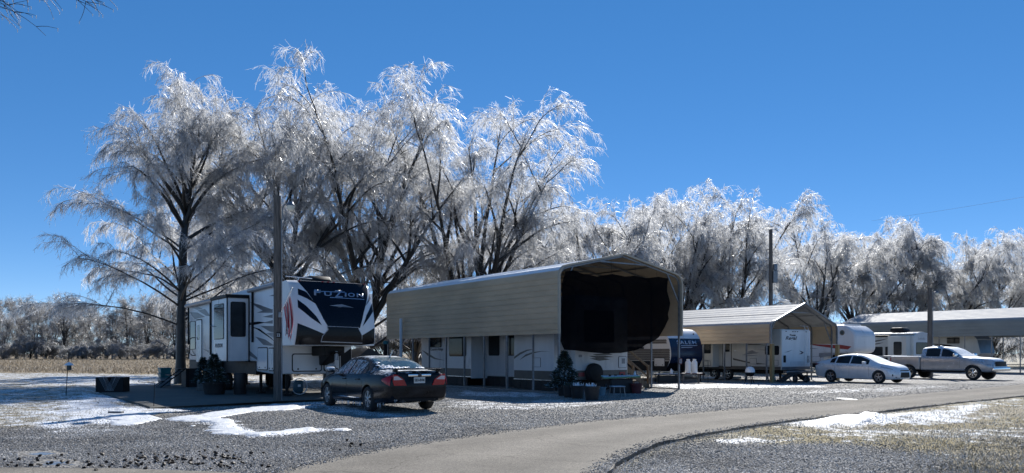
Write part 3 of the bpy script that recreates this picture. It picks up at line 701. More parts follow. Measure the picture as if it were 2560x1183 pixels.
# frosted undergrowth below the trees and along the wood's edge
TU = make_tree(140, 4.2, 3.6, 7, .35, lean=.8, limbs=(4, 6), subs=(4, 6), twigs=12000, sprays=3000, trunk_r=.06, low_limbs=4, tw_r=.02, ice=(2, .9), arch=1.2)
for k in range(20):
    px = 980 + k * 84 + rw.uniform(-25, 25); Y = 76 + max(0, px - 1200) * .024 + rw.uniform(0, 9)
    put_tree(TU, 'low frosted brush under the iced trees', col_at(px, Y), rw.uniform(0, 6.28), rw.uniform(.9, 1.5), rw.uniform(.8, 1.2), 'brush under the iced trees', 'brush')
TV = make_tree(141, 4.2, 3.6, 7, .35, lean=.8, limbs=(4, 6), subs=(4, 6), twigs=7000, sprays=2500, trunk_r=.06, low_limbs=4, tw_r=.02, ice=(1.5, 1.6), arch=1.2)
for k in range(20):
    px = -60 + k * 33 + rw.uniform(-9, 9); Y = 198 + rw.uniform(0, 12)
    put_tree(TV, 'low frosted brush along the far wood edge', col_at(px, Y), rw.uniform(0, 6.28), rw.uniform(.9, 1.5), rw.uniform(.7, 1.1), 'brush along the far wood', 'brush')
# ---------------------------------------------------------------- shared materials of the built things
M_WHITE = mat('white fibreglass', (.66, .67, .68), .28, var=.06, scale=1.2, stretch=(1, 1, .3), spec=.5)
M_CREAM = mat('cream fibreglass', (.60, .585, .54), .32, var=.07, scale=1.3, stretch=(1, 1, .3))
M_OFFWHITE = mat('off-white aluminium', (.56, .575, .59), .35, var=.07, scale=1.4, stretch=(1, 1, .3))  # plain off-white for a door skin, hatch, emblem and end frame
M_BLACK = mat('black gloss gelcoat', (.004, .0045, .007), .2, var=.2, scale=2, spec=.22)
M_NAVY = mat('dark navy gelcoat', (.0035, .005, .011), .2, var=.2, scale=1.5, spec=.22)
M_BLUE = mat('deep blue gelcoat', (.008, .017, .045), .2, var=.15, scale=1.5)
M_DARK = mat('dark trim', (.010, .0105, .012), .5, var=.25, scale=6, spec=.2)
M_RUBBER = mat('tyre rubber', (.022, .022, .023), .8, var=.2, scale=8, bump=.2)
M_GREY = mat('mid grey graphic', (.10, .11, .125), .35, var=.1, scale=3)
M_LGREY = mat('light grey graphic', (.24, .255, .28), .35, var=.1, scale=3)
M_TAUPE = mat('taupe graphic', (.11, .10, .088), .4, var=.1, scale=3)
M_RED = mat('red graphic', (.30, .03, .035), .35, var=.1, scale=3)
M_GLASS = glass_mat('tinted glass')
M_GLASSB = glass_mat('clear cold glass', (.05, .08, .09), .06)
M_GALV = mat('galvanised steel', (.22, .23, .245), .42, .6, var=.15, scale=7)
M_ALU = mat('bright aluminium', (.62, .64, .66), .25, .9, var=.08, scale=6)
M_CHROME = mat('chrome', (.75, .77, .8), .1, 1.0, var=.03)
M_TAN = mat('tan painted steel panel', (.53, .39, .25), .42, var=.12, scale=1.1, stretch=(1, .35, 1), bump=.05)
M_TANROOF = mat('tan steel roof with frost', (.38, .31, .23), .45, var=.12, scale=1.1, frost=.55)
M_TRIM = mat('pale tan trim', (.42, .355, .27), .42, var=.08, scale=3)
M_SNOWROOF = mat('snow on roof panel', (.36, .368, .375), .7, spec=.15, var=.10, scale=2.2, bump=.2, bscale=12)
M_WOOD = mat('weathered lumber', (.20, .14, .085), .75, var=.25, scale=4, stretch=(6, 6, .6), bump=.3)
M_YWOOD = mat('yellow treated lumber', (.30, .215, .10), .7, var=.2, scale=4, stretch=(6, 6, .6), bump=.3)
M_POLE = mat('grey weathered pole', (.115, .10, .088), .85, var=.45, scale=5, stretch=(5, 5, .35), bump=.6, bscale=18, col2=(.04, .036, .033))
M_PLASTIC = mat('white plastic', (.7, .71, .72), .4, var=.05)
M_TEXTW = mat('white lettering', (.42, .5, .6), .35, var=.05)
M_TEXTB = mat('steel-blue lettering', (.17, .25, .37), .35, var=.06)
M_TEXTD = mat('dark lettering', (.03, .035, .045), .4, var=.1)
M_BOARD = mat('black skirting boards', (.02, .02, .022), .6, var=.3, scale=5, stretch=(1, 1, .3))
M_SNOW = mat('clean ice crust', (.8, .82, .85), .35, var=.05, scale=5, bump=.6, bscale=14)

def side_at(o, px, py):
    """Where a pixel's ray meets the upright plane running back from o: (metres back, height)."""
    k = (px - 1280) / FOC; s = (o[0] - k * o[1]) / (k * DY[1] - DY[0]); return s, CAM_H - (py - HORIZON) / FOC * (o[1] + s * DY[1])
def front_at(o, px, py, depth=None):
    """Same for the upright plane running across from o; depth(x,z) bends it into a curved front."""
    q = o; s = z = 0
    for _ in range(6 if depth else 1):
        k = (px - 1280) / FOC; s = (q[0] - k * q[1]) / (k * EX[1] - EX[0]); z = CAM_H - (py - HORIZON) / FOC * (q[1] + s * EX[1])
        if depth: q = lot(o, 0, depth(s, z))
    return s, z
def on_side(c): return lambda u, v, d: (c - d, u, v)          # faces left
def on_front(c): return lambda u, v, d: (u, c - d, v)         # faces the camera end

def window(parent, fn, x0, x1, z0, z1, r=.07, name='window', glass=None):
    w = decal(name, rrect(x0, x1, z0, z1, r), fn, M_DARK, parent, .016, 9)
    g = .025
    decal('pane', rrect(x0 + g, x1 - g, z0 + g, z1 - g, max(.01, r - g)), lambda u, v, d: fn(u, v, d + .016), glass or M_GLASS, w, .004, 9)
    return w
def hatch(parent, fn, x0, x1, z0, z1, m, r=.06, g=.035, latches=True):
    w = decal('compartment_door', rrect(x0, x1, z0, z1, r), fn, M_DARK, parent, .014, 9)
    decal('door_panel', rrect(x0 + g, x1 - g, z0 + g, z1 - g, max(.01, r - g / 2)), lambda u, v, d: fn(u, v, d + .014), m, w, .006, 9)
    if latches:
        for q in (.2, .8):
            x = x0 + (x1 - x0) * q; decal('latch', rrect(x - .025, x + .025, z0 + .07, z0 + .12, .01), lambda u, v, d: fn(u, v, d + .02), M_DARK, w, .01, 9)
    return w
def wheel(parent, c, r, w, side=-1, rim_mat=None, spokes=5, name='wheel', rim_r=.66):
    """Wheel on a cross axle; side -1 shows its face to local -x."""
    e = bpy.data.objects.new(name, None); C.objects.link(e); e.parent = parent; e.location = c
    MB().lathe([(r*rim_r, -w/2*.9), (r*.86, -w/2), (r*.97, -w*.36), (r, -w*.2), (r, w*.2), (r*.97, w*.36), (r*.86, w/2), (r*rim_r, w/2*.9), (r*rim_r*.96, 0), (r*rim_r, -w/2*.9)], 28, axis='x', cap=False).build('tyre', M_RUBBER, e, 40)
    x = side * w * .38
    m = MB(); R_ = r * rim_r
    m.lathe([(R_*.99, x), (R_*.9, x - side*.0), (R_*.86, x - side*.05), (R_*.80, x - side*.07)], 28, axis='x', cap=False)
    m.lathe([(R_*.27, x - side*.01), (R_*.27, x + side*.005), (R_*.2, x + side*.015), (.001, x + side*.015)], 14, axis='x', cap=False)
    for k in range(spokes):
        for da in (-.17, .17):
            a = 2 * math.pi * k / spokes + math.pi / 2; p = (x - side*.01, math.cos(a) * R_ * .2, math.sin(a) * R_ * .2); q = (x - side*.02, math.cos(a + da) * R_ * .93, math.sin(a + da) * R_ * .93)
            m.bar(p, q, R_ * .13, .035, up=(1, 0, 0))
    m.build('rim', rim_mat or M_ALU, e, 35)
    MB().lathe([(R_*.95, x - side*.085), (.001, x - side*.085)], 20, axis='x', cap=False).build('brake_disc', M_DARK, e)
    return e

# ---------------------------------------------------------------- carports
def rib_panel(parent, name, fn, y0, y1, a, b, m, rib=.016, n=1):
    """One long sheet-metal course between cross-section points a and b (x,z), with a raised rib along its upper edge."""
    ax, az = a; bx, bz = b; L_ = math.hypot(bx - ax, bz - az); tx, tz = (bx - ax) / L_, (bz - az) / L_; nx_, nz_ = -tz, tx
    pr = [(0, 0), (L_ - .06, 0), (L_ - .05, rib), (L_ - .025, rib), (L_ - .014, -.003), (L_ + .03, -.003), (L_ + .03, -.010), (L_ - .03, -.014), (0, -.008)]
    P = [(ax + tx * s + nx_ * h * fn, az + tz * s + nz_ * h * fn) for s, h in pr]
    return MB().prism(P, lambda u, v, d: (u, d, v), y0, y1).build(name, m, parent)

def carport(o, W, L, z_low, z_curve, eave, ridge, courses, roof_n, posts, label, m_wall, m_roof, m_frame, post=.065, base=True, wood=(), double=(), trim=None):
    t = thing('carport', label, 'carport', o, YAW)
    rx = .42
    for sgn, X in ((1, 0.0), (-1, W)):
        cx = lambda d: X + sgn * d
        h = (z_curve - z_low) / courses
        for k in range(courses): rib_panel(t, 'wall_panel', sgn, 0, L, (cx(0), z_low + h * k), (cx(0), z_low + h * (k + 1) - .004), m_wall)
        arc = [(cx(rx * (1 - math.cos(a)) ** 1.0), z_curve + (eave - z_curve) * math.sin(a)) for a in (0, .5, 1.0, math.pi / 2)]
        for p, q in zip(arc[:-1], arc[1:]): rib_panel(t, 'eave_panel', sgn, 0, L, p, q, m_wall if p is arc[0] else m_roof, .004)
        for k in range(roof_n):
            f0, f1 = k / roof_n, (k + 1) / roof_n - .002
            p = (cx(rx + (W/2 - rx) * f0), eave + (ridge - eave) * f0); q = (cx(rx + (W/2 - rx) * f1), eave + (ridge - eave) * f1)
            rib_panel(t, 'roof_panel', sgn, -.06, L, p, q, m_roof, .008)
        # frame bows, posts
        prof = [(cx(.05), z_low)] + [(cx(.05 + rx * (1 - math.cos(a))), z_curve + (eave - z_curve) * math.sin(a) - .06) for a in (0, .5, 1.0, math.pi / 2)] + [(W / 2, ridge - .06)]
        for y in posts:
            b = MB()
            for p, q in zip(prof[:-1], prof[1:]): b.bar((p[0], y, p[1]), (q[0], y, q[1]), post, post)
            b.build('frame_bow', m_frame, t)
            b = MB(); b.bar((cx(.05), y, .0), (cx(.05), y, z_low + .03), post * (1.7 if y in double else 1), post)
            b.build('post', m_frame, t)
            if y in (posts[0],): MB().bar((cx(.06), y + .02, z_curve - .75), (cx(.75), y + .02, eave + .02), .05, .05).build('corner_brace', m_frame, t)
        if base: MB().bar((cx(.05), posts[0], .03), (cx(.05), posts[-1], .03), .06, .05).build('base_rail', m_frame, t)
        # edge trim on the open end
        b = MB(); tp = [(X, z_low - .02)] + arc + [(W / 2, ridge)]
        for p, q in zip(tp[:-1], tp[1:]): b.bar((p[0] - sgn * .012, -.035, p[1] + .015), (q[0] - sgn * .012, -.035, q[1] + .015), .07, .1, up=(0, 1, 0))
        b.build('edge_trim', trim or M_TRIM, t)
    b = MB()
    for y in posts: b.bar((W * .32, y, ridge - (ridge - eave) * .36 - .12), (W * .68, y, ridge - (ridge - eave) * .36 - .12), .05, .05)
    b.build('collar_tie', m_frame, t)
    for k in range(3): MB().bar((W * (.25 + .25 * k), 0, eave + (ridge - eave) * (1 - abs(.5 - .25 * (k + 1)) * 2) - .09), (W * (.25 + .25 * k), L, eave + (ridge - eave) * (1 - abs(.5 - .25 * (k + 1)) * 2) - .09), .05, .04).build('purlin', m_frame, t)
    return t

O1 = ground_at(1397, 985)
c1 = carport(O1, 6.46, 14.5, 2.24, 4.38, 4.8, 5.4, 10, 8, [.06, 1.68, 3.48, 5.19, 6.8, 8.41, 10.0, 11.66, 14.42],
             'tall tan metal carport with ribbed side wall and black mesh across its front', M_TAN, M_TANROOF, M_GALV, double=(3.48,))
O2 = ground_at(1925, 956.5)
c2 = carport(O2, 5.8, 12.0, 2.03, 2.85, 3.2, 4.19, 4, 7, [.25, 1.54, 3.03, 4.54, 6.2, 8.0, 10, 11.9],
             'low tan carport with snow-white roof and yellow wood corner posts', M_TAN, M_SNOWROOF, M_GALV, base=False, trim=M_GALV)
for x in (.02, 5.74): MB().box(x - .09, x + .09, -.2, -.02 - .001, -.05, 2.0).build('wooden_post', M_YWOOD, c2, bevel=.008)
O3 = (36.2, 62.0)
O3 = lot(O3, 0, -5)
c3 = carport(O3, 6.5, 17.0, 2.85, 3.9, 4.25, 5.1, 4, 7, [.1, 2.1, 4.1, 6.1, 8.1, 10.1, 12.1, 14.1, 16.9],
             'long grey-walled carport with white snow-covered roof at the right edge', mat('grey-green steel panel', (.26, .27, .255), .45, var=.08, scale=1.1, stretch=(1, .4, 1)), M_SNOWROOF, M_GALV, base=False)

# black shade mesh hung across the first carport's front
def mesh_cloth():
    m = bpy.data.materials.new('black shade mesh'); m.use_nodes = True; nt = m.node_tree; L = nt.links; b = nt.nodes['Principled BSDF']
    b.inputs['Base Color'].default_value = (.003, .0035, .005, 1); b.inputs['Roughness'].default_value = 1; b.inputs['Specular IOR Level'].default_value = .02
    tc = nn(nt, 'ShaderNodeTexCoord'); no = nn(nt, 'ShaderNodeTexNoise'); no.inputs['Scale'].default_value = 2; L.new(tc.outputs['Object'], no.inputs[0])
    mr = nn(nt, 'ShaderNodeMapRange'); mr.inputs['To Min'].default_value = .12; mr.inputs['To Max'].default_value = .28; L.new(no.outputs[0], mr.inputs[0])
    tp = nn(nt, 'ShaderNodeBsdfTransparent'); mx = nn(nt, 'ShaderNodeMixShader'); L.new(mr.outputs[0], mx.inputs[0]); L.new(b.outputs[0], mx.inputs[1]); L.new(tp.outputs[0], mx.inputs[2])
    L.new(mx.outputs[0], nt.nodes['Material Output'].inputs[0]); return m
net_poly = [(.26, 4.55), (.58, 4.62), (1.18, 4.52), (1.89, 4.47), (2.61, 4.6), (3.26, 4.53), (3.87, 4.61), (4.5, 4.54), (5.08, 4.62), (5.65, 4.59), (5.6, 4.04), (5.71, 3.57), (5.63, 3.1), (5.68, 2.93), (5.46, 2.55), (5.19, 2.16), (4.81, 1.96), (4.29, 1.77), (3.77, 1.62), (3.06, 1.52), (2.27, 1.5), (1.51, 1.54), (.81, 1.61), (.31, 1.64), (.12, 1.96), (.14, 3.02), (.14, 4.08)]
nt_ = thing('shade_net', 'black see-through mesh curtain hung across the open front of the tall carport', 'curtain', O1, YAW)
decal('mesh_cloth', net_poly, lambda u, v, d: (u, -.02 + .06 * math.sin(u * 2.6 + v * .8) + .025 * math.sin(v * 5 + u) + .03 * math.sin(u * 7.3) - d * .3, v), mesh_cloth(), nt_, .004, .22)
for k, x in enumerate((2.61, 3.87, 5.08, 5.6)):
    MB().tube([(x, 0, 4.6), (x, .02, 5.32 - abs(x - 3.23) * .23)], .006, 4).build('hanging_wire', M_DARK, nt_)

# ---------------------------------------------------------------- poles and wires
def light_pole(o, h, r, label, lamp_dir=1, name='light_pole', lamp=True):
    t = thing(name, label, 'pole', o)
    MB().tube([(0, 0, -.3), (.0, 0, h * .3), (-.01, 0, h * .7), (-.02, 0, h)], [r, r * .97, r * .9, r * .84], 16).build('shaft', M_POLE, t, 50)
    if lamp:
        z = h - .28; x = r
        MB().tube([(x * .6, -.02, z - .55), (x * 1.05, -.03, z - .4), (x * 1.1, -.03, z - .1), (x + .07, -.03, z + .02), (x + .24, -.03, z + .06)], .025, 8).build('lamp_arm', M_GALV, t, 50)
        l = MB().lathe([(.001, .12), (.07, .12), (.1, .06), (.13, .02), (.13, 0), (.12, 0)], 16, (x + .26, -.03, z - .02)).build('lamp_head', M_GALV, t, 50)
        MB().lathe([(.118, .0), (.115, -.06), (.085, -.13), (.04, -.16), (.001, -.165)], 16, (x + .26, -.03, z - .025)).build('lamp_lens', M_LENS, l, 50)
        MB().tube([(r * .95, -.06, .05), (r * .95, -.06, h - .7)], .022, 6).build('conduit', M_GALV, t, 50)
    return t
M_LENS = mat('lamp lens', (.6, .58, .5), .2, var=.08)
P1 = ground_at(695, 1007)
lp = light_pole(P1, 6.3, .135, 'thick weathered light pole numbered 22 in front of the black and white camper')
plate = MB().box(-.01, .13, -.155, -.148, 1.98, 2.14).build('number_plate', M_DARK, lp)
text_mesh('number', '22', .13, lambda u, v, d: (.005 + u, -.1555 - d, 2.015 + v), M_PLASTIC, plate, width=.105)
# flag on a short iced staff
fl = thing('flag', 'tattered red and white striped flag frozen on a short staff on the pole', 'flag', (P1[0], P1[1], 0))
a, b_ = Vector((.12, -.12, 2.72)), Vector((.56, -.42, 3.48))
MB().tube([a, b_], .018, 8).build('staff', M_ALU, fl, 50)
MB().box(a.x - .06, a.x + .03, a.y - .05, a.y + .06, a.z - .13, a.z + .04).build('bracket', M_GALV, fl, bevel=.01)
def flag_mat():
    m = mat('flag cloth', (.50, .09, .12), .7, var=.15, scale=4); nt = m.node_tree; L = nt.links; b = nt.nodes['Principled BSDF']
    uv = nn(nt, 'ShaderNodeAttribute', attribute_name='stripe'); q = nn(nt, 'ShaderNodeMath', operation='FRACT'); L.new(uv.outputs['Fac'], q.inputs[0])
    g = nn(nt, 'ShaderNodeMath', operation='GREATER_THAN'); L.new(q.outputs[0], g.inputs[0]); g.inputs[1].default_value = .55
    mx = nn(nt, 'ShaderNodeMix', data_type='RGBA'); L.new(g.outputs[0], mx.inputs['Factor']); L.new(b.inputs['Base Color'].links[0].from_socket, mx.inputs['A']); mx.inputs['B'].default_value = (.6, .58, .58, 1)
    L.new(mx.outputs['Result'], b.inputs['Base Color']); return m
nu, nv = 36, 20; V = []; S = []; rf = random.Random(2)
for j in range(nv + 1):
    v = j / nv
    for i in range(nu + 1):
        u = i / nu; sp = .30 * (1 - .15 * v) * (.75 + .5 * math.sin(v * 3.1))
        x = .24 + u * sp * .85 + .03 * math.sin(u * 7 + v * 2) * v + .05 * v; y = -.20 - .12 * u + .075 * math.sin(u * 24 + v * 1.5) * (.3 + v)
        top = 2.90 + u * .44
        zb = 2.03 + .12 * math.sin(u * 5 + 1) + .06 * math.sin(u * 31) + .04 * rf.random()
        V.append((x, y, top + (zb - top) * v)); S.append(u * 6.5 + .25 * math.sin(v * 4))
Fq = [(j*(nu+1)+i, j*(nu+1)+i+1, (j+1)*(nu+1)+i+1, (j+1)*(nu+1)+i) for j in range(nv) for i in range(nu) if not (j > 15 and (i * 7 + j * 3) % 11 < 3)]
me = bpy.data.meshes.new('cloth'); me.from_pydata(V, [], Fq); me.shade_smooth(); set_attr(me, 'stripe', S); link('cloth', me, flag_mat(), fl)
ic = MB()
for k in range(9):
    q = a + (b_ - a) * (.45 + .06 * k); l = rf.uniform(.05, .2); ic.tube([q, q - Vector((0, 0, l * .5)), q - Vector((0, 0, l))], [.012, .008, .002], 5)
ic.build('icicles', M_SNOW, fl)

P2 = col_at(1927, 58)
t = thing('utility_pole', 'tall bare utility pole with a meter box behind the snow-roofed carport', 'pole', P2)
MB().tube([(0, 0, -.3), (0, 0, 6), (0, 0, 10.5)], [.16, .145, .125], 14).build('shaft', M_POLE, t, 50)
MB().box(.1, .42, -.28, .0, 6.6, 7.5).build('meter_box', M_GALV, t, bevel=.02)
MB().lathe([(.001, .5), (.14, .48), (.16, .4), (.16, .05), (.001, 0)], 14, (.3, -.05, 7.5)).build('transformer', M_GALV, t, 50)
MB().bar((.1, 0, 5.4), (1.25, -.2, 5.3), .05).build('service_arm', M_PLASTIC, t)
MB().bar((-.35, 0, 9.0), (.1, 0, 9.1), .04).build('bracket', M_DARK, t)
def wire(label, a, b, sag, r=.012):
    pts = [Vector(a).lerp(Vector(b), k / 16) - Vector((0, 0, sag * 4 * (k / 16) * (1 - k / 16))) for k in range(17)]
    tag(MB().tube(pts, r, 5, cap=False).build('overhead_wire', M_GALV), label, 'wire')
P3 = col_at(2325, 49.5)
lp3 = light_pole(P3, 5.55, .15, 'far light pole with yellow lamp behind the silver pickup')
lp3_w = (P3[0] + .05, P3[1], 5.3)
wire('thin service wire sagging from the utility pole to the far light pole', (P2[0], P2[1], 6.2), lp3_w, .55)
wire('thin high wire crossing the sky above the right-hand trees', col_at(2180, 95) + (1.5 + (884 - 552) / 2000 * 95,), col_at(2620, 70) + (1.5 + (884 - 482) / 2000 * 70,), .1, .009)
# ---------------------------------------------------------------- campers
def prism_body(parent, name, prof, x0, x1, m, bevel=.05, seg=3, smooth=40):
    return MB().prism(prof, lambda u, v, d: (d, u, v), x0, x1).build(name, m, parent, smooth, bevel, seg)
def ac_unit(parent, x, y, z, m, w=.7, l=.95, h=.3):
    o = prism_body(parent, 'air_conditioner', [(y - l/2, z), (y - l/2 + .02, z + h*.55), (y - l/2 + .18, z + h), (y + l/2 - .1, z + h), (y + l/2, z + h*.6), (y + l/2, z)], x - w/2, x + w/2, m, .05, 2)
    return o
def jack(parent, x, y, z):
    m = MB(); m.bar((x, y, .12), (x, y, z), .09, .09); m.build('landing_leg', M_DARK, parent); MB().box(x - .13, x + .13, y - .13, y + .13, 0.06, .13).build('foot_pad', M_DARK, parent)

# --- the black and white fifth wheel
A_O = (-6.7625, 25.0); W1 = 2.75
t = thing('fifth_wheel', 'big white and black fifth-wheel camper with FUZION on its dark front cap', 'camper', A_O, YAW)
def capdepth(x, z):
    u = abs(x - W1 / 2) / (W1 / 2); return .62 * max(0, (z - 2.2) / 1.65) ** 2 + .13 * u ** 6 + .05 * max(0, (2.1 - z) / .35) ** 2
nx_, nz_ = 28, 26; V = []; Z0, Z1 = 1.76, 3.84
for j in range(nz_ + 1):
    z = Z0 + (Z1 - Z0) * j / nz_
    for i in range(nx_ + 1):
        x = W1 * i / nx_; V.append((x, capdepth(x, z) + (.12 if j == nz_ else 0), z - (.0 if j < nz_ else -.02)))
Fq = [(j*(nx_+1)+i, j*(nx_+1)+i+1, (j+1)*(nx_+1)+i+1, (j+1)*(nx_+1)+i) for j in range(nz_) for i in range(nx_)]
n0 = len(V)
for j in range(nz_ + 1):
    for x in (0, W1): V.append((x, 1.25, Z0 + (Z1 - Z0) * j / nz_))
for j in range(nz_):
    Fq.append((j*(nx_+1), (j+1)*(nx_+1), n0 + 2*(j+1), n0 + 2*j)); Fq.append((j*(nx_+1)+nx_, n0 + 2*j + 1, n0 + 2*(j+1) + 1, (j+1)*(nx_+1)+nx_))
Fq.append(tuple([i for i in range(nx_ + 1)] + [n0 + 1, n0])); Fq.append(tuple([nz_*(nx_+1) + i for i in range(nx_ + 1)] + [n0 + 2*nz_ + 1, n0 + 2*nz_]))
MB().add(V, Fq).build('front_cap', M_WHITE, t, 50)
prism_body(t, 'body', [(1.25, 1.76), (1.25, 3.82), (2.2, 3.9), (5, 3.86), (13.9, 3.68), (13.95, 3.5), (13.95, 1.2), (4.0, 1.22), (4.0, .86), (2.0, .80), (2.0, 1.76)], 0, W1, M_WHITE, .05)
MB().box(.03, W1 - .03, 1.9, 13.9, 3.66, 3.71).build('roof', M_DARK, t)
cap = lambda u, v, d: (u, capdepth(u, v) - d, v)
zc = lambda L: [front_at(A_O, 690 + x / 4.381, 670 + y / 4.381, capdepth) for x, y in L]
cl = lambda L: [(min(max(x, .015), W1 - .015), min(max(z, 1.77), 3.845)) for x, z in L]
def graphic(L, m, name='graphic', off=.005): return decal(name, cl(zc(L)), cap, m, t, off, .16)
graphic([(225, 127), (560, 120), (1004, 178), (1003, 300), (962, 480), (918, 662), (900, 650), (568, 640), (520, 560), (430, 390), (330, 250)], M_NAVY, 'centre_panel')
graphic([(568, 644), (898, 654), (938, 738), (940, 822), (495, 806), (512, 745), (570, 676)], M_BLACK, 'badge_panel', .012)
for L in (([(563, 636), (900, 650), (900, 656), (563, 642)]), ([(488, 802), (945, 820), (945, 826), (488, 808)]), ([(563, 642), (574, 676), (512, 748), (496, 806), (489, 803), (505, 745), (566, 676), (556, 640)])):
    graphic(L, M_LGREY, 'badge_edge', .016)
graphic([(236, 605), (525, 722), (490, 800), (490, 846), (205, 843)], M_BLACK, 'lower_corner')
graphic([(945, 738), (1108, 657), (1120, 832), (940, 846), (942, 800)], M_BLACK, 'lower_corner')
graphic([(492, 812), (942, 828), (942, 848), (490, 846)], M_BLACK, 'lower_band')
graphic([(238, 225), (330, 262), (432, 392), (340, 335), (242, 292)], M_NAVY, 'blade')
graphic([(235, 345), (330, 415), (440, 528), (502, 628), (390, 552), (240, 432)], M_NAVY, 'blade')
graphic([(973, 425), (1008, 352), (1068, 288), (1076, 345)], M_GREY, 'blade')
graphic([(948, 642), (990, 520), (1083, 395), (1092, 480)], M_NAVY, 'blade')
graphic([(585, 412), (720, 398), (850, 436), (720, 428)], M_LGREY, 'chevron', .01)
graphic([(655, 438), (740, 420), (850, 434), (740, 428)], M_GREY, 'chevron', .012)
# the name on the cap, letter heights as on the original: tall F, raking Z
def cap_text(s, size, x0, z0, w, m=M_TEXTB, shear=.12):
    return text_mesh('lettering', s, size, lambda u, v, d: (x0 + u, capdepth(x0 + u, z0 + v) - .006 - d, z0 + v), m, t, shear, w, .005, .004)
fz = zc([(415, 300), (968, 335), (415, 250)])
x0, x1 = fz[0][0], fz[1][0]; ww = x1 - x0
for s, size, fx, z0, fw in (('F', .27, 0, fz[0][1], .15), ('U', .21, .20, fz[0][1], .16), ('Z', .33, .40, fz[0][1] - .03, .18), ('I', .19, .60, fz[0][1], .05), ('O', .19, .67, fz[0][1], .14), ('N', .19, .84, fz[0][1], .16)):
    cap_text(s, size, x0 + ww * fx, z0, ww * fw)
graphic([(415, 250), (755, 262), (752, 270), (415, 259)], M_TEXTB, 'letter_bar', .01)
graphic([(590, 318), (965, 342), (965, 349), (590, 326)], M_TEXTB, 'letter_bar', .01)
for px, py in ((250, 133), (500, 128), (560, 130), (620, 132), (960, 176)):
    x, z = zc([(px, py)])[0]; MB().box(x - .03, x + .03, capdepth(x, 3.8) - .02, capdepth(x, 3.8) + .05, 3.83, 3.86).build('clearance_light', M_RED, t)
# lower front wall: storage doors, tongue box, jack
sf = on_front(2.0)
hatch(t, sf, .58, 1.64, .88, 1.5, M_WHITE, .08); hatch(t, sf, 1.7, 2.3, .88, 1.5, M_WHITE, .08)
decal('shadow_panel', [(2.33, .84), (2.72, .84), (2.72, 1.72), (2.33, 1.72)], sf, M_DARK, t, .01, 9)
MB().prism([(2.36, 1.45), (2.72, 1.7), (2.72, 1.72), (2.36, 1.72)], sf, .011, .02).build('white_flash', M_WHITE, t)
pb = MB(); pb.box(1.25, 1.95, .75, 1.95, 1.42, 1.74); pb.prism([(.5, 1.55), (1.5, 1.1), (1.7, 1.1), (1.75, 1.5)], lambda u, v, d: (d, u, v), 1.42, 1.78); pb.build('pin_box', M_DARK, t, bevel=.03)
MB().lathe([(.07, 0), (.07, .2), (.04, .2), (.04, .3)], 12, (1.6, .62, 1.28)).build('king_pin', M_GALV, t, 40)
for k in range(7): MB().tube([(1.28 + .09 * k, 1.0, 1.74), (1.28 + .09 * k, 1.0, 1.74 - .12 - .05 * (k % 3))], [.012, .002], 5).build('icicle', M_SNOW, t)
for x in (.5, 2.3): jack(t, x, 2.25, .85)
ss = on_side(0)
# side graphics: dark blades and wedges
SB = lambda L, m, off=.004, name='blade': decal(name, L, ss, m, t, off, 9)
SB([(4.75, 3.36), (3.6, 3.2), (2.2, 2.97), (3.2, 2.97), (3.9, 3.13)], M_GREY); SB([(3.9, 2.94), (3.1, 3.0), (2.2, 2.99), (2.2, 2.86)], M_GREY)
SB([(3.3, 2.77), (2.2, 2.81), (2.2, 2.69)], M_GREY); SB([(3.3, 2.56), (2.2, 2.62), (2.2, 2.5)], M_GREY)
SB([(4.83, 2.62), (3.7, 2.62), (2.9, 2.56), (4.2, 2.52), (4.83, 2.53)], M_NAVY); SB([(4.8, 2.5), (3.9, 2.35), (2.6, 2.05), (2.05, 1.9), (2.3, 2.02), (3.6, 2.36)], M_NAVY)
SB([(3.5, 2.46), (2.05, 2.42), (2.05, 2.2), (2.5, 2.24)], M_GREY); SB([(2.9, 2.2), (1.3, 2.2), (1.3, 1.95), (2.0, 2.0)], M_LGREY)
SB([(4.1, 2.1), (3.0, 1.98), (2.05, 1.77), (2.4, 1.76), (3.2, 1.8)], M_GREY); SB([(4.85, 1.62), (3.9, 1.36), (3.9, 1.27), (4.85, 1.45)], M_GREY)
SB([(13.8, 3.38), (12.4, 3.30), (11.1, 3.06), (12.9, 3.03), (13.3, 3.16)], M_GREY); SB([(13.6, 3.57), (12.3, 3.56), (11.5, 3.42), (12.4, 3.42)], M_GREY); SB([(12.4, 3.4), (11.1, 3.4), (10.2, 3.05), (10.9, 3.1)], M_GREY)
SB([(13.9, 1.85), (13.0, 1.55), (12.65, 1.4), (13.2, 1.5)], M_GREY); SB([(12.7, 1.5), (11.75, 1.25), (12.6, 1.3)], M_GREY); SB([(11.6, 1.72), (10.3, 1.62), (10.3, 1.5)], M_GREY)
SB([(2.2, 3.75), (1.4, 3.74), (1.4, 3.55)], M_GREY); SB([(2.6, 3.45), (1.35, 3.5), (1.35, 3.36)], M_GREY); SB([(2.2, 3.1), (1.35, 3.16), (1.35, 2.9)], M_GREY)
window(t, ss, 1.45, 2.0, 2.55, 3.3, .1); window(t, ss, 12.75, 13.8, 1.68, 2.95, .1)
dr = decal('entry_door', rrect(11.6, 12.62, 1.1, 3.0, .1), ss, M_DARK, t, .012, 9)
decal('door_skin', rrect(11.66, 12.56, 1.13, 2.95, .08), lambda u, v, d: ss(u, v, d + .012), M_WHITE, dr, .01, 9)
decal('door_glass', rrect(11.95, 12.35, 2.1, 2.75, .05), lambda u, v, d: ss(u, v, d + .022), M_GLASS, dr, .004, 9)
MB().tube([(-.02, 12.72, 2.2), (-.14, 12.8, 2.2), (-.2, 12.95, 2.12), (-.2, 12.95, 1.5), (-.14, 12.8, 1.42), (-.02, 12.72, 1.42)], .02, 8).build('grab_rail', M_DARK, t, 50)
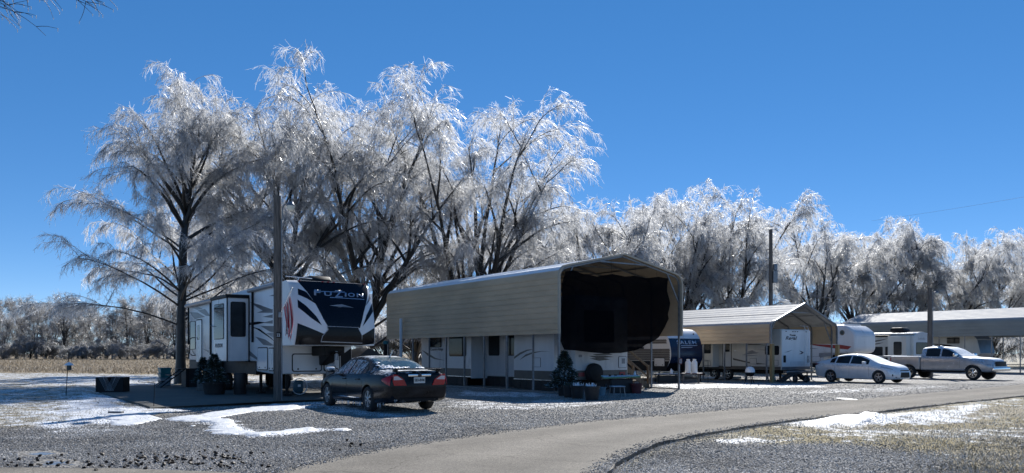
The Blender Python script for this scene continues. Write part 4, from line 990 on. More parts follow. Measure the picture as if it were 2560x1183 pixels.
hatch(t, ss, 2.72, 3.8, .92, 1.72, M_WHITE, .07); hatch(t, ss, 2.06, 2.6, .9, 1.7, M_WHITE, .06); hatch(t, ss, 9.6, 10.4, 1.25, 1.75, M_WHITE, .06)
MB().box(-.001 - .002, W1 - .1, 4.02, 13.9, .75, 1.2).build('frame_skirt', M_DARK, t)
# slide-out room
sl = prism_body(t, 'slide_out', [(4.85, 1.22), (4.85, 3.5), (6.95, 3.5), (6.95, 1.22)], -.78, .05, M_WHITE, .02, 1)
window(sl, on_front(4.85), -.66, -.12, 2.1, 3.36, .07); window(sl, on_side(-.78), 5.25, 6.55, 2.02, 3.32, .07)
MB().box(-.83, .02, 4.8, 7.0, 3.5, 3.62).build('slide_topper', M_DARK, sl, bevel=.02)
for y in (4.83, 6.95): MB().box(-.80, -.765, y - .02, y + .02, 1.2, 3.5).build('slide_trim', M_DARK, sl)
MB().box(-.03, .0 - .002, 4.76, 4.85, 1.2, 3.52).build('slide_seal', M_DARK, sl)
text_mesh('lettering', 'FUZION', .2, lambda u, v, d: (-.784 - d, 6.42 - u, 1.72 + v), M_TEXTD, sl, .15, 1.0, .004)
MB().bar((-.784, 6.9, 2.55), (-.784, 6.4, 2.5), .18, .004, up=(0, 0, 1)).build('blade', M_GREY, sl)
MB().bar((-.765, 5.9, 1.4), (-.765, 6.5, 1.4), .01).build('seam', M_DARK, sl)
# awning rolled along the roof edge
aw = MB().tube([(-.09, 7.1, 3.7), (-.09, 14.1, 3.66)], .085, 12).build('awning', M_LGREY, t, 50)
MB().tube([(-.06, 1.9, 3.78), (-.06, 4.7, 3.75)], .07, 12).build('awning', M_LGREY, t, 50)
for y, z in ((4.3, 1.9), (10.05, 1.45), (13.9, 1.9), (1.55, 2.0)): MB().bar((-.045, y, z), (-.045, y, 3.72), .07, .06).build('awning_arm', M_DARK, t)
ac_unit(t, 1.7, 2.7, 3.86, M_DARK, .75, 1.1, .34); ac_unit(t, 1.3, 9.5, 3.7, M_DARK, .7, .9, .28)
MB().tube([(.3, 1.8, 4.08), (1.25, 1.9, 4.06)], .015, 6).build('antenna', M_ALU, t); MB().tube([(.75, 1.85, 3.85), (.75, 1.85, 4.07)], .015, 6).build('antenna_mast', M_ALU, t)
for y in (6.2, 8.2, 11.4): MB().box(.6, 1.1, y, y + .5, 3.68, 3.86 - .01 * y + .02).build('roof_vent', M_SNOW, t, bevel=.03)
for y in (8.4, 9.35, 10.3): wheel(t, (.2, y, .4), .4, .24, spokes=6)
for y in (8.4, 9.35, 10.3): wheel(t, (W1 - .2, y, .4), .4, .24, 1, spokes=6)
jack(t, .35, 4.6, .9); jack(t, .3, 13.3, .9); jack(t, 2.4, 13.3, .9)
MB().box(W1 + .002, W1 + .5, 3.2, 6.8, 1.3, 3.5).build('slide_out', M_DARK, t, bevel=.02)
MB().box(W1 + .002, W1 + .3, .95, 2.4, 2.0, 3.55).build('slide_out', M_WHITE, t, bevel=.02)

# --- white trailer under the tall carport, its flat rear end towards the road
t = thing('travel_trailer', 'long white camper with spare wheel parked inside the tall tan carport', 'camper', O1, YAW)
prism_body(t, 'body', [(1.3, .45), (1.3, 3.72), (1.45, 3.85), (13.6, 3.85), (13.9, 3.4), (13.9, .45)], 1.85, 4.68, M_WHITE, .05)
rf_ = on_front(1.3); sd_ = on_side(1.85)
decal('lower_band', [(1.9, .46), (4.63, .46), (4.63, .82), (1.9, .82)], rf_, M_TAUPE, t, .004, 9)
window(t, rf_, 2.32, 3.9, 1.95, 3.25, .1)
for x in (2.2, 2.95, 3.2, 3.45, 4.4): MB().box(x - .05, x + .05, 1.27, 1.298, 3.38, 3.42).build('clearance_light', M_RED, t)
hatch(t, rf_, 4.15, 4.6, .9, 1.38, M_WHITE, .04, .015, False)
decal('vent', rrect(4.32, 4.5, 1.08, 1.3, .01), lambda u, v, d: rf_(u, v, d + .02), M_LGREY, t, .008, 9)
decal('tail_light', rrect(4.2, 4.5, .58, .74, .02), rf_, M_RED, t, .03, 9); decal('tail_light', rrect(2.0, 2.3, .58, .74, .02), rf_, M_RED, t, .03, 9)
for L_ in ([(2.55, 1.4), (3.0, 1.3), (3.9, 1.36), (3.4, 1.42)], [(2.6, 1.3), (3.1, 1.2), (3.7, 1.26), (3.3, 1.33)], [(2.75, 1.47), (2.95, 1.42), (3.85, 1.45), (3.6, 1.52)]): decal('scene_graphic', L_, rf_, M_TAUPE, t, .005, 9)
text_mesh('lettering', 'Country Ridge', .22, lambda u, v, d: (2.5 + u, 1.3 - .002 - d, 1.58 + v), M_TEXTD, t, 0, 1.3, 0)
decal('marker_plate', rrect(2.02, 2.2, 1.35, 1.45, .01), rf_, M_LGREY, t, .004, 9)
sp = thing('spare_wheel', 'black covered spare wheel mounted on the rear of the white trailer', 'wheel', lot(O1, 2.72, 1.16) + (.72,), YAW)
MB().lathe([(.001, -.14), (.3, -.135), (.37, -.1), (.39, -.02), (.39, .1), (.3, .13), (.001, .13)], 28, axis='y').build('cover', M_RUBBER, sp, 40)
MB().lathe([(.17, -.15), (.12, -.155), (.001, -.155)], 20, axis='y').build('hub_disc', M_DARK, sp, 40); MB().lathe([(.375, -.115), (.34, -.13), (.3, -.14)], 28, axis='y').build('tread_ring', M_DARK, sp, 40)
# slides on the left side
for y0, y1 in ((1.6, 4.35), (7.75, 12.55)):
    s = prism_body(t, 'slide_out', [(y0, .45), (y0, 3.2), (y1, 3.2), (y1, .45)], 1.0, 1.87, M_WHITE, .02, 1); sx = on_side(1.0)
    decal('lower_band', [(y0 + .03, .46), (y1 - .03, .46), (y1 - .03, .8), (y0 + .03, .8)], sx, M_TAUPE, s, .004, 9)
    MB().box(.985, 1.0, y0, y1, .415, .45).build('edge_strip', M_ALU, s)
    if y0 < 2:
        for L_ in ([(4.33, 1.27), (3.9, 1.45), (3.4, 1.6), (2.9, 1.68), (3.4, 1.66), (3.9, 1.54), (4.33, 1.36)], [(3.95, 1.22), (3.5, 1.38), (3.0, 1.5), (2.4, 1.58), (1.8, 1.58), (2.4, 1.6), (3.0, 1.56), (3.5, 1.46)]): decal('swoosh', L_, sx, M_TAUPE, s, .005, 9)
        hatch(s, sx, 2.45, 3.0, .95, 1.33, M_WHITE, .03, .012, False)
    else:
        window(s, sx, 8.2, 9.75, 1.37, 2.3, .1); window(s, sx, 10.5, 11.8, 1.8, 2.35, .08)
        decal('swoosh', [(12.5, 1.68), (11.9, 1.4), (11.2, 1.22), (10.1, 1.16), (11.1, 1.28), (11.8, 1.5)], sx, M_TAUPE, s, .005, 9)
        text_mesh('lettering', 'Country Ridge', .19, lambda u, v, d: (1.0 - .002 - d, 11.6 - u, 1.6 + v), M_TEXTD, s, 0, 1.25, .002)
        MB().box(.97, 1.87, 7.72, 7.75, .36, 3.2).build('end_trim', M_WHITE, s)
window(t, sd_, 5.0, 6.2, 1.4, 2.6, .1); window(t, sd_, 6.7, 7.6, 1.4, 2.5, .1); window(t, sd_, 12.75, 13.7, 1.36, 2.3, .1)
MB().box(1.9, 4.6, 1.5, 13.8, .04, .45).build('dark_skirting', M_DARK, t)
for k in range(26):
    y = 1.55 + k * .47; x = 1.02 if (y < 4.2 or 7.75 < y < 12.4) else 1.84
    MB().box(x, x + .03, y, y + .45, .03, .44).build('skirting_board', M_BOARD, t)
# --- dark blue-fronted trailer between the carports
O4 = (8.34, 42.0)
t = thing('travel_trailer', 'grey camper with rounded deep blue SALEM front between the two carports', 'camper', O4, YAW)
def nose(z): return 1.0 - math.sqrt(max(0, 1 - min(1, max(0, (z - 1.35) / 1.5)) ** 2.2)) * 1.0 if z > 1.35 else .55 * ((1.35 - z) / .9) ** 1.6
prof = [(nose(.55 + 2.25 * k / 18), .55 + 2.25 * k / 18) for k in range(19)]
prism_body(t, 'body', prof + [(1.6, 2.88), (8.6, 2.88), (8.7, 2.7), (8.7, .55)], 0, 2.45, M_CREAM, .05)
nf = lambda u, v, d: (u, nose(v) - d, v)
decal('front_skin', [(.02, .56), (2.43, .56), (2.43, 2.3), (.02, 2.3)], nf, M_BLUE, t, .006, .12)
decal('top_skin', [(.02, 2.31), (2.43, 2.31), (2.43, 2.74), (.02, 2.74)], nf, M_WHITE, t, .006, .1)
decal('lower_skin', [(.03, .58), (2.42, .58), (2.42, 1.0), (.03, 1.0)], nf, M_BLACK, t, .009, .12)
text_mesh('lettering', 'SALEM', .26, lambda u, v, d: (.55 + u, nose(2.0 + v) - .008 - d, 2.0 + v), M_TEXTW, t, 0, 1.5, .004, space=1.2)
for z, w in ((1.9, 1.2), (1.8, .8)): decal('dash', [(.8, z), (.8 + w, z + .02), (.8 + w + .12, z + .05), (.85, z + .03)], nf, M_TEXTW, t, .008, .3)
s4 = on_side(0)
for k, (z0, z1, m) in enumerate(((2.02, 2.25, M_TAUPE), (1.12, 1.75, M_TAUPE))):
    n = 5 if k else 2
    for q in range(n): decal('siding_strip', [(.28 if z0 > 1.9 else .06, z0 + (z1 - z0) * q / n + .008), (8.5, z0 + (z1 - z0) * q / n + .008), (8.5, z0 + (z1 - z0) * (q + 1) / n), (.35 if z0 > 1.9 else .1, z0 + (z1 - z0) * (q + 1) / n)], s4, m, t, .008, 9)
decal('lower_band', [(.35, .57), (8.6, .57), (8.6, 1.1), (.1, 1.1)], s4, M_DARK, t, .006, 9)
hatch(t, s4, .42, 1.22, .8, 1.28, M_CREAM, .06, .03); decal('awning_case', [(2.0, 1.76), (6, 1.76), (6, 1.84), (2.0, 1.84)], s4, M_DARK, t, .06, 9)
for x in (.35, 2.1): MB().lathe([(.05, 0), (.05, .02), (.001, .03)], 10, (x, nose(2.55) - .03, 2.55), 'y').build('marker_lamp', M_DARK, t)
MB().bar((1.22, .5, .5), (1.22, -1.2, .42), .1).build('tongue', M_DARK, t); MB().bar((1.22, -.9, 0), (1.22, -.9, .6), .07).build('tongue_jack', M_DARK, t)
for y in (5.0, 5.9): wheel(t, (.18, y, .34), .34, .2, spokes=5)

# --- white trailer under the snow-roofed carport, ladder on its rear end
t = thing('travel_trailer', 'white camper with rear ladder and Prowler Regal lettering under the snow-roofed carport', 'camper', O2, YAW)
xl, xr = 1.35, 3.87
prism_body(t, 'body', [(.3, .62), (.3, 2.72), (.42, 2.82), (9.6, 2.82), (9.9, 2.3), (9.9, .62)], xl, xr, M_CREAM, .05)
rr_ = on_front(.3); r3 = on_side(xl)
decal('rear_skin', rrect(xl + .03, xr - .03, .8, 2.76, .05), rr_, M_WHITE, t, .006, 9)
decal('lower_band', [(xl + .03, .64), (xr - .03, .64), (xr - .03, .79), (xl + .03, .79)], rr_, M_GREY, t, .006, 9)
fr3 = lambda u, v, d: rr_(u, v, d + .006)
text_mesh('lettering', 'Prowler', .15, lambda u, v, d: (2.05 + u, .294 - d, 2.43 + v), M_TEXTD, t, 0, .52, .006); text_mesh('lettering', 'Regal', .27, lambda u, v, d: (1.68 + u, .294 - d, 2.17 + v), M_TEXTD, t, .3, 1.0, .006)
for x in (1.72, 2.3, 2.5, 2.7, 3.45): MB().box(x - .04, x + .04, .27, .294, 2.66, 2.70).build('clearance_light', M_DARK, t)
decal('tail_light', rrect(1.5, 1.68, 1.02, 1.4, .03), fr3, M_BLACK, t, .03, 9); decal('tail_light', rrect(3.6, 3.72, 1.0, 1.38, .03), fr3, M_BLACK, t, .03, 9)
decal('swoosh', [(1.55, 1.55), (1.9, 1.62), (2.3, 1.7), (1.9, 1.58)], fr3, M_GREY, t, .005, 9); decal('swoosh', [(2.85, 1.66), (3.15, 1.6), (3.25, 1.55), (3.1, 1.47), (2.8, 1.46), (3.08, 1.54)], fr3, M_BLUE, t, .005, 9)
decal('rear_hatch', rrect(2.1, 3.5, .85, 1.08, .03), fr3, M_OFFWHITE, t, .01, 9)
ld = MB()
for x in (3.22, 3.52): ld.tube([(x, .5, 3.02), (x, .25, 2.98), (x, .17, 2.8), (x, .17, .8)], .016, 6)
for k in range(7): ld.tube([(3.22, .17, .95 + .3 * k), (3.52, .17, .95 + .3 * k)], .014, 6)
ld.build('ladder', M_PLASTIC, t, 50)
MB().box(xl + .1, xr - .05, .05, .28, .45, .58).build('bumper', M_GALV, t, bevel=.02)
decal('lower_band', [(.35, .63), (9.8, .63), (9.8, .8), (.35, .8)], r3, M_TAUPE, t, .005, 9)
window(t, r3, .45, 1.35, 1.42, 1.92, .09); window(t, r3, 4.95, 5.9, 1.52, 2.1, .07)
s = prism_body(t, 'slide_out', [(4.55, .72), (4.55, 2.5), (7.6, 2.5), (7.6, .72)], .85, 1.37, M_CREAM, .02, 1); window(s, on_side(.85), 4.7, 5.6, 1.5, 2.1, .06); hatch(s, on_side(.85), 4.7, 5.3, .8, 1.05, M_CREAM, .03, .012, False)
decal('swoosh', [(4.6, 1.12), (5.6, 1.14), (5.0, 1.08)], on_side(.85), M_GREY, s, .005, 9)
d_ = decal('entry_door', rrect(3.62, 4.28, .72, 2.5, .05), r3, M_DARK, t, .012, 9); decal('door_skin', rrect(3.66, 4.24, .76, 2.46, .04), lambda u, v, d: r3(u, v, d + .012), M_OFFWHITE, d_, .006, 9); decal('door_glass', rrect(3.74, 4.16, 1.6, 2.35, .03), lambda u, v, d: r3(u, v, d + .018), M_GLASS, d_, .004, 9)
for L_ in ([(3.55, 1.25), (2.5, 1.05), (1.9, .98), (2.4, .96), (3.5, 1.14)], [(2.0, 1.0), (1.2, .93), (1.9, .9)], [(2.6, 1.98), (1.6, 1.96), (1.2, 1.92), (1.8, 2.02), (2.3, 2.04)], [(2.1, 1.72), (.4, 1.62), (1.4, 1.7)]): decal('swoosh', L_, r3, M_TAUPE, t, .005, 9)
for k, L_ in enumerate(([(2.9, 1.42), (1.9, 1.5), (1.75, 1.55), (2.3, 1.6)], [(2.7, 1.55), (2.2, 1.68), (1.95, 1.6)], [(2.95, 1.38), (1.8, 1.42), (2.2, 1.36)])): decal('scene_graphic', L_, r3, M_LGREY, t, .005 + .001 * k, 9)
hatch(t, r3, 1.9, 2.35, .92, 1.24, M_CREAM, .03, .012, False); hatch(t, r3, .5, 1.3, .85, 1.15, M_CREAM, .03, .012, False)
decal('lamp', rrect(3.3, 3.42, 1.62, 1.7, .02), r3, M_PLASTIC, t, .04, 9)
for y in (4.0, 4.95): wheel(t, (xl + .16, y, .34), .34, .2, spokes=5)
MB().box(xl + .2, xr - .2, .5, 9.6, .42, .62).build('chassis', M_DARK, t)
for x in (xl + .3, xr - .4): jack(t, x, .6, .5)

# --- white fifth wheel with red stripe
O5 = (21.87, 51.0)
t = thing('fifth_wheel', 'white fifth-wheel camper with rounded front and red swoosh behind the silver-white sedan', 'camper', O5, YAW)
def nose5(z): return .75 * max(0, (z - 2.6) / .75) ** 2 + .25 * max(0, (1.9 - z) / .4) ** 2
prof = [(nose5(1.5 + 1.8 * k / 14), 1.5 + 1.8 * k / 14) for k in range(15)]
prism_body(t, 'body', prof + [(1.2, 3.36), (9.8, 3.36), (9.9, 3.2), (9.9, .85), (2.3, .85), (2.3, 1.5)], 0, 2.4, M_WHITE, .16, 4)
s5 = on_side(0)
decal('red_swoosh', [(.25, 1.95), (.5, 1.76), (1.5, 1.84), (2.8, 2.02), (4.2, 2.2), (2.6, 2.1), (1.0, 2.06)], s5, M_RED, t, .006, 9)
decal('grey_swoosh', [(1.2, 2.12), (2.2, 2.4), (3.4, 2.5), (2.4, 2.22)], s5, M_GREY, t, .005, 9); decal('grey_swoosh', [(2.6, 1.82), (4.5, 2.0), (6, 2.05), (4.4, 1.84)], s5, M_GREY, t, .005, 9)
decal('lower_panel', [(.9, 1.53), (2.6, 1.2), (2.6, 1.53)], s5, M_LGREY, t, .005, 9)
pw = MB().lathe([(.001, -.03), (.15, -.03), (.17, -.01), (.17, .0)], 20, (-.004, .9, 2.85), 'x').build('round_port', M_TAUPE, t, 40); MB().lathe([(.11, -.034), (.001, -.036)], 18, (-.004, .9, 2.85), 'x').build('pane', M_GLASSB, pw, 40)
hatch(t, s5, 2.5, 3.2, .98, 1.3, M_WHITE, .03, .012, False); window(t, s5, 5.2, 6.4, 1.9, 2.6, .08)
decal('faded_emblem', rrect(.7, 1.7, 2.3, 2.6, .05), on_front(.004), M_OFFWHITE, t, .003, 9)
MB().box(.25, 2.15, .9, 9.6, 3.345, 3.40).build('roof_snow', M_SNOW, t, bevel=.03)
MB().tube([(.7, 1.5, 3.4), (.7, 1.5, 3.7), (1.0, 1.5, 3.68)], .02, 6).build('antenna', M_GALV, t)
MB().box(.9, 1.5, .9, 2.3, 1.2, 1.5).build('pin_box', M_DARK, t, bevel=.02); MB().box(.1, 2.3, 2.32, 9.7, .6, .85).build('chassis', M_DARK, t)
for y in (6.6, 7.5): wheel(t, (.18, y, .37), .37, .22, spokes=5)
for x in (.4, 2.0): jack(t, x, 2.6, .9)

# --- cream trailer with arched end
O6 = (28.6, 57.0)
t = thing('travel_trailer', 'cream camper with arched roof end and dark rear window behind the silver pickup', 'camper', O6, YAW)
prof6 = [(0, .8), (0, 2.75), (.1, 2.86), (9.5, 2.95), (9.5, .8)]
V6 = [(0.0, .8), (2.4, .8), (2.4, 2.75)] + [(2.4 - 2.4 * k / 10, 2.75 + .32 * math.sin(math.pi * k / 10)) for k in range(1, 10)] + [(0, 2.75)]
MB().prism(V6, lambda u, v, d: (u, d, v), 0, 9.5).build('body', M_CREAM, t, 40, .03, 2)
f6 = on_front(0); s6 = on_side(0)
decal('end_frame', [(x if .1 < x < 2.3 else (.05 if x < 1 else 2.35), z - .04 if z > 1 else .85) for x, z in V6], f6, M_OFFWHITE, t, .006, 9)
window(t, lambda u, v, d: f6(u, v, d + .006), .35, 1.95, 1.45, 2.3, .06); text_mesh('lettering', 'Laredo', .24, lambda u, v, d: (.65 + u, -.008 - d, 2.5 + v), M_LGREY, t, 0, .9)
s = prism_body(t, 'slide_out', [(.2, 1.0), (.2, 2.75), (1.6, 2.75), (1.6, 1.0)], -.55, .05, M_CREAM, .02, 1); window(s, on_side(-.55), .55, 1.15, 1.4, 2.35, .1)
window(t, s6, 2.3, 3.4, 1.35, 2.0, .08); window(t, s6, 1.75, 2.1, 1.35, 2.0, .05)
for L_ in ([(3.6, 2.2), (2.4, 2.45), (1.8, 2.62), (2.6, 2.5), (3.6, 2.34)], [(3.6, 2.05), (2.6, 2.2), (2.2, 2.32), (2.9, 2.24), (3.6, 2.14)]): decal('swoosh', L_, s6, M_TAUPE, t, .005, 9)
decal('lower_band', [(.02, .82), (9.4, .82), (9.4, 1.2), (.02, 1.2)], s6, M_DARK, t, .005, 9)
MB().tube([(-.1, 1.7, 2.78), (-.1, 8, 2.84)], .07, 10).build('awning', M_DARK, t, 50); ac_unit(t, 1.1, 1.6, 3.06, M_DARK, .8, 1.1, .34)
MB().box(.1, 2.3, .05, 9.4, 2.9, 2.98).build('roof_snow', M_SNOW, t, bevel=.02)
for y in (5.0, 5.9): wheel(t, (.18, y, .36), .36, .22, spokes=5)
MB().box(.2, 2.2, .2, 9.3, .5, .8).build('chassis', M_DARK, t)

# --- trailer at the far right under the long carport
O7 = lot(O3, 1.3, 5.5)
t = thing('travel_trailer', 'white camper with slanted grey-blue front under the long carport at the right edge', 'camper', O7, YAW)
prism_body(t, 'body', [(.5, .8), (0, 1.5), (.25, 2.6), (.8, 3.2), (1.2, 3.3), (9, 3.3), (9, .8)], 0, 2.45, M_CREAM, .05)
def nose7(z): return .5 - .5 * (z - .8) / .7 if z < 1.5 else .25 * (z - 1.5) / 1.1 if z < 2.6 else .25 + .55 * (z - 2.6) / .6
decal('front_skin', [(.03, 1.0), (2.42, 1.0), (2.42, 3.1), (.03, 3.1)], lambda u, v, d: (u, nose7(v) - d, v), mat('grey-blue gelcoat', (.09, .13, .18), .3, var=.15, scale=2), t, .006, .15)
s7 = on_side(0); decal('swoosh', [(4.6, 2.4), (2.4, 2.2), (1.1, 1.75), (.7, 1.4), (1.3, 1.7), (2.6, 2.08)], s7, M_DARK, t, .005, 9); window(t, s7, 4.4, 5.4, 1.6, 2.3, .06); window(t, s7, 1.6, 2.6, 2.3, 2.8, .06)
for y in (4.6, 5.5): wheel(t, (.18, y, .36), .36, .22, spokes=5)
MB().box(.2, 2.2, .8, 8.8, .5, .8).build('chassis', M_DARK, t)
# ---------------------------------------------------------------- cars
def curve(pts):
    P = np.array(pts, float)
    def f(y):
        y = np.asarray(y, float); n = len(P); i = np.clip(np.searchsorted(P[:, 0], y) - 1, 0, n - 2)
        h = P[i+1, 0] - P[i, 0]; t = np.clip((y - P[i, 0]) / h, 0, 1)
        sl = np.diff(P[:, 1]) / np.diff(P[:, 0]); m = np.zeros(n); m[0], m[-1] = sl[0], sl[-1]
        for k in range(1, n - 1): m[k] = 0 if sl[k-1] * sl[k] <= 0 else 2 * sl[k-1] * sl[k] / (sl[k-1] + sl[k])
        return (2*t**3-3*t**2+1)*P[i,1] + (t**3-2*t**2+t)*h*m[i] + (-2*t**3+3*t**2)*P[i+1,1] + (t**3-t**2)*h*m[i+1]
    return f

class Car:
    """Car shell from side-view and plan curves; local x to the right, y forwards, origin on the ground at the tail."""
    def __init__(s, L, top, belt, hw, rw, zb): s.L = L; s.top, s.belt, s.hw, s.rw, s.zb = map(curve, (top, belt, hw, rw, zb))
    def ring(s, y):
        T, H, Rw, B = float(s.top(y)), float(s.hw(y)), float(s.rw(y)), float(s.zb(y)); be = min(float(s.belt(y)), T - .03); g = T - be
        e = min(.075, g * .35); m = (B + be) / 2 + .02; bx = H * .955; Rw = min(Rw, bx - .02)
        P = [(H*.86, B), (H*.955, B+.035), (H*.985, B+.14), (H, m), (H*.99, be-.10 if be-.10 > m else (m+be)/2), (bx, be),
             (bx + (Rw-bx)*.55, be + (g-e)*.55), (Rw, T - e), (Rw*.93, T - e*.45), (Rw*.72, T - e*.12), (Rw*.35, T), (0, T)]
        return np.array(P)
    def xz(s, y, z):
        r = s.ring(y); return float(np.interp(z, np.maximum.accumulate(r[:, 1]), r[:, 0]))
    def topz(s, y, x):
        r = s.ring(y)[::-1]; return float(np.interp(abs(x), r[:, 0], r[:, 1]))
    def shell(s, ys, name, m, parent, wells=(), cut=None, wr=.36):
        V, F = [], []; n = None
        for y in ys:
            r = s.ring(y); full = [(x, y, z) for x, z in r] + [(-x, y, z) for x, z in r[-2::-1]]
            n = len(full); V += full
        k = len(ys)
        for i in range(k - 1):
            for j in range(n - 1): F.append((i*n+j, i*n+j+1, (i+1)*n+j+1, (i+1)*n+j))
            F.append((i*n+n-1, i*n, (i+1)*n, (i+1)*n+n-1))
        F.append(tuple(range(n))[::-1]); F.append(tuple(range((k-1)*n, k*n)))
        o = MB().add(V, F).build(name, m)
        c = MB()
        for wy, wz in wells: c.lathe([(wr, -1.2), (wr, -.5)], 36, (0, wy, wz), 'x'); c.lathe([(wr, .5), (wr, 1.2)], 36, (0, wy, wz), 'x')
        if cut: c.box(*cut)
        if wells or cut:
            co = c.build('cutter', m); md = o.modifiers.new('wells', 'BOOLEAN'); md.object = co; md.operation = 'DIFFERENCE'; md.solver = 'EXACT'
            bpy.context.view_layer.update(); dg = bpy.context.evaluated_depsgraph_get(); me = bpy.data.meshes.new_from_object(o.evaluated_get(dg)); o.modifiers.clear(); o.data = me; bpy.data.objects.remove(co)
        o.parent = parent; o.data.shade_smooth(); o.data.set_sharp_from_angle(angle=R(38)); return o
    def side_patch(s, name, cols, m, parent, sgn=-1, off=.006, rows=5):
        """cols: (y, z low, z high). Follows the body side."""
        V, F = [], []
        for y, a, b in cols:
            for k in range(rows + 1):
                z = a + (b - a) * k / rows; V.append((sgn * (s.xz(y, z) + off), y, z))
        n = rows + 1
        for i in range(len(cols) - 1):
            for k in range(rows): F.append((i*n+k, i*n+k+1, (i+1)*n+k+1, (i+1)*n+k))
        nv = len(V); V += [(x - sgn * .004, y, z) for x, y, z in V]; F += [tuple(nv + i for i in f[::-1]) for f in F]
        return MB().add(V, F).build(name, m, parent, 60)
    def top_patch(s, name, y0, y1, m, parent, k=.93, off=.008, rows=8, cols=10, k1=None):
        V, F = [], []
        for i in range(rows + 1):
            t = i / rows; y = y0 + (y1 - y0) * t; w = float(s.rw(y)) * (k + ((k1 or k) - k) * t)
            sl = float(s.top(y + .02) - s.top(y - .02)) / .04; nrm = math.hypot(1, sl)
            for j in range(cols + 1):
                x = -w + 2 * w * j / cols; V.append((x, y - off * sl / nrm, s.topz(y, x) + off / nrm))
        n = cols + 1
        for i in range(rows):
            for j in range(cols): F.append((i*n+j, i*n+j+1, (i+1)*n+j+1, (i+1)*n+j))
        nv = len(V); V += [(x, y, z - .004) for x, y, z in V]; F += [tuple(nv + i for i in f[::-1]) for f in F]
        return MB().add(V, F).build(name, m, parent, 60)

def frosted_glass(name, amt, tint=(.03, .05, .06)):
    return mat(name, tint, .08, var=.3, scale=2, frost=amt, spec=.7)
def car_common(t, car, wb, wr, ww, track, rims, paint, glass_side, glass_rear, glass_front, sides, rear, front, spokes=5, handles=((2.1, .0), (1.05, .0))):
    for y in wb:
        for sg in (-1, 1): wheel(t, (sg * track, y, wr), wr, ww, sg, rims, spokes)
    for sg in (-1, 1):
        for a, b in sides:
            cols = []
            for k in range(11):
                y = a + (b - a) * k / 10; lo = float(car.belt(y)) + .025; hi = float(car.top(y)) - .105
                cols.append((y, lo, max(lo + .004, hi)))
            car.side_patch('side_window', cols, glass_side, t, sg, .007)
    car.top_patch('rear_window', *rear, glass_rear, t); car.top_patch('windscreen', *front, glass_front, t, k1=.97)

# --- black sedan seen from its left rear
L_ = 4.84
fus = Car(L_, [(0, .96), (.05, 1.03), (.14, 1.065), (.5, 1.075), (.78, 1.085), (1.0, 1.17), (1.35, 1.31), (1.72, 1.405), (2.3, 1.445), (2.85, 1.415), (3.15, 1.30), (3.7, 1.04), (4.0, .99), (4.5, .88), (4.75, .75), (4.84, .62)],
          [(0, .90), (.5, .97), (2.0, .94), (3.6, .91), (4.84, .6)], [(0, .74), (.04, .80), (.14, .85), (.4, .885), (1.1, .91), (2.4, .915), (3.9, .90), (4.5, .83), (4.75, .70), (4.84, .58)],
          [(0, .62), (.3, .70), (.78, .73), (1.1, .67), (1.72, .575), (2.3, .57), (2.85, .58), (3.3, .66), (3.7, .74), (4.4, .68), (4.84, .45)], [(0, .36), (.25, .27), (.8, .21), (4.1, .19), (4.6, .22), (4.84, .30)])
M_CARB = mat('black car paint with frost', (.002, .0023, .0035), .16, scale=2.5, frost=.08, spec=.2, col2=(.016, .0185, .024))
rl = Vector(ground_at(927, 1030)); hd = Vector(DY); rt = Vector(EX)
org = rl + rt * .80 - hd * 1.13
t = thing('sedan', 'black frost-covered sedan parked in front of the campers, tail towards the road', 'car', (org.x, org.y, .01), YAW)
t.scale = (1.0, 1.0, .99)
ys = sorted(set([0, .02, .05, .09, .14, .2] + list(np.linspace(.28, 4.5, 52)) + [4.6, 4.68, 4.75, 4.8, 4.83, 4.84]))
fus.shell(ys, 'body', M_CARB, t, ((1.13, .335), (3.86, .335)), wr=.37)
car_common(t, fus, (1.13, 3.86), .33, .225, .80, mat('alloy rim under ice', (.36, .38, .40), .35, .7, var=.1, scale=8), None, frosted_glass('frosted side glass', .22, (.04, .07, .075)), frosted_glass('rear glass with ice', -.1, (.05, .085, .095)), frosted_glass('frosted windscreen', .5),
           ((1.62, 2.38), (2.46, 3.45)), (.86, 1.68), (2.95, 3.66), spokes=6)
fus.side_patch('quarter_window', [(1.30 + .03*k, .99, .99 + .028*k) for k in range(10)], M_GLASSB, t, -1, .007)
for sg in (-1, 1):
    fus.side_patch('tail_light', [(.03 + .05*k, .70 + .02*k, .985 - .022*k) for k in range(7)], mat('red lens', (.36, .012, .018), .15, var=.15), t, sg, .012)
    tl = MB().prism([(sg*.36, .70), (sg*.70, .70), (sg*.74, .80), (sg*.735, .985), (sg*.62, .97), (sg*.44, .86)], on_front(0), .002, .022).build('tail_light', mat('red lens rear', (.36, .012, .018), .15, var=.15), t, bevel=.004)
    MB().prism([(sg*.47, .85), (sg*.72, .84), (sg*.72, .93), (sg*.62, .94)], on_front(0), .022, .026).build('reverse_lens', mat('clear lens', (.55, .5, .5), .12, var=.05), tl)
    mr = MB(); mr.box(sg*.92 if sg > 0 else -1.14, 1.14 if sg > 0 else -.92, 3.18, 3.34, .98, 1.13); mr.build('mirror', mat('mirror shell with frost', (.02, .02, .025), .3, frost=.6), t, 40, .04, 3)
    for y in (1.62, 2.5):
        x = fus.xz(y, .84) * sg; MB().box(min(x, x + sg*.035), max(x, x + sg*.035), y, y + .2, .815, .85).build('door_handle', M_CARB, t, 40, .012, 2)
    for y in (1.45, 2.42, 3.42): fus.side_patch('door_seam', [(y - .004, .34, .90), (y + .004, .34, .90)], M_DARK, t, sg, .002)
    fus.side_patch('sill_strip', [(1.6 + .2*k, .33, .35) for k in range(9)], M_CHROME, t, sg, .006, 1)
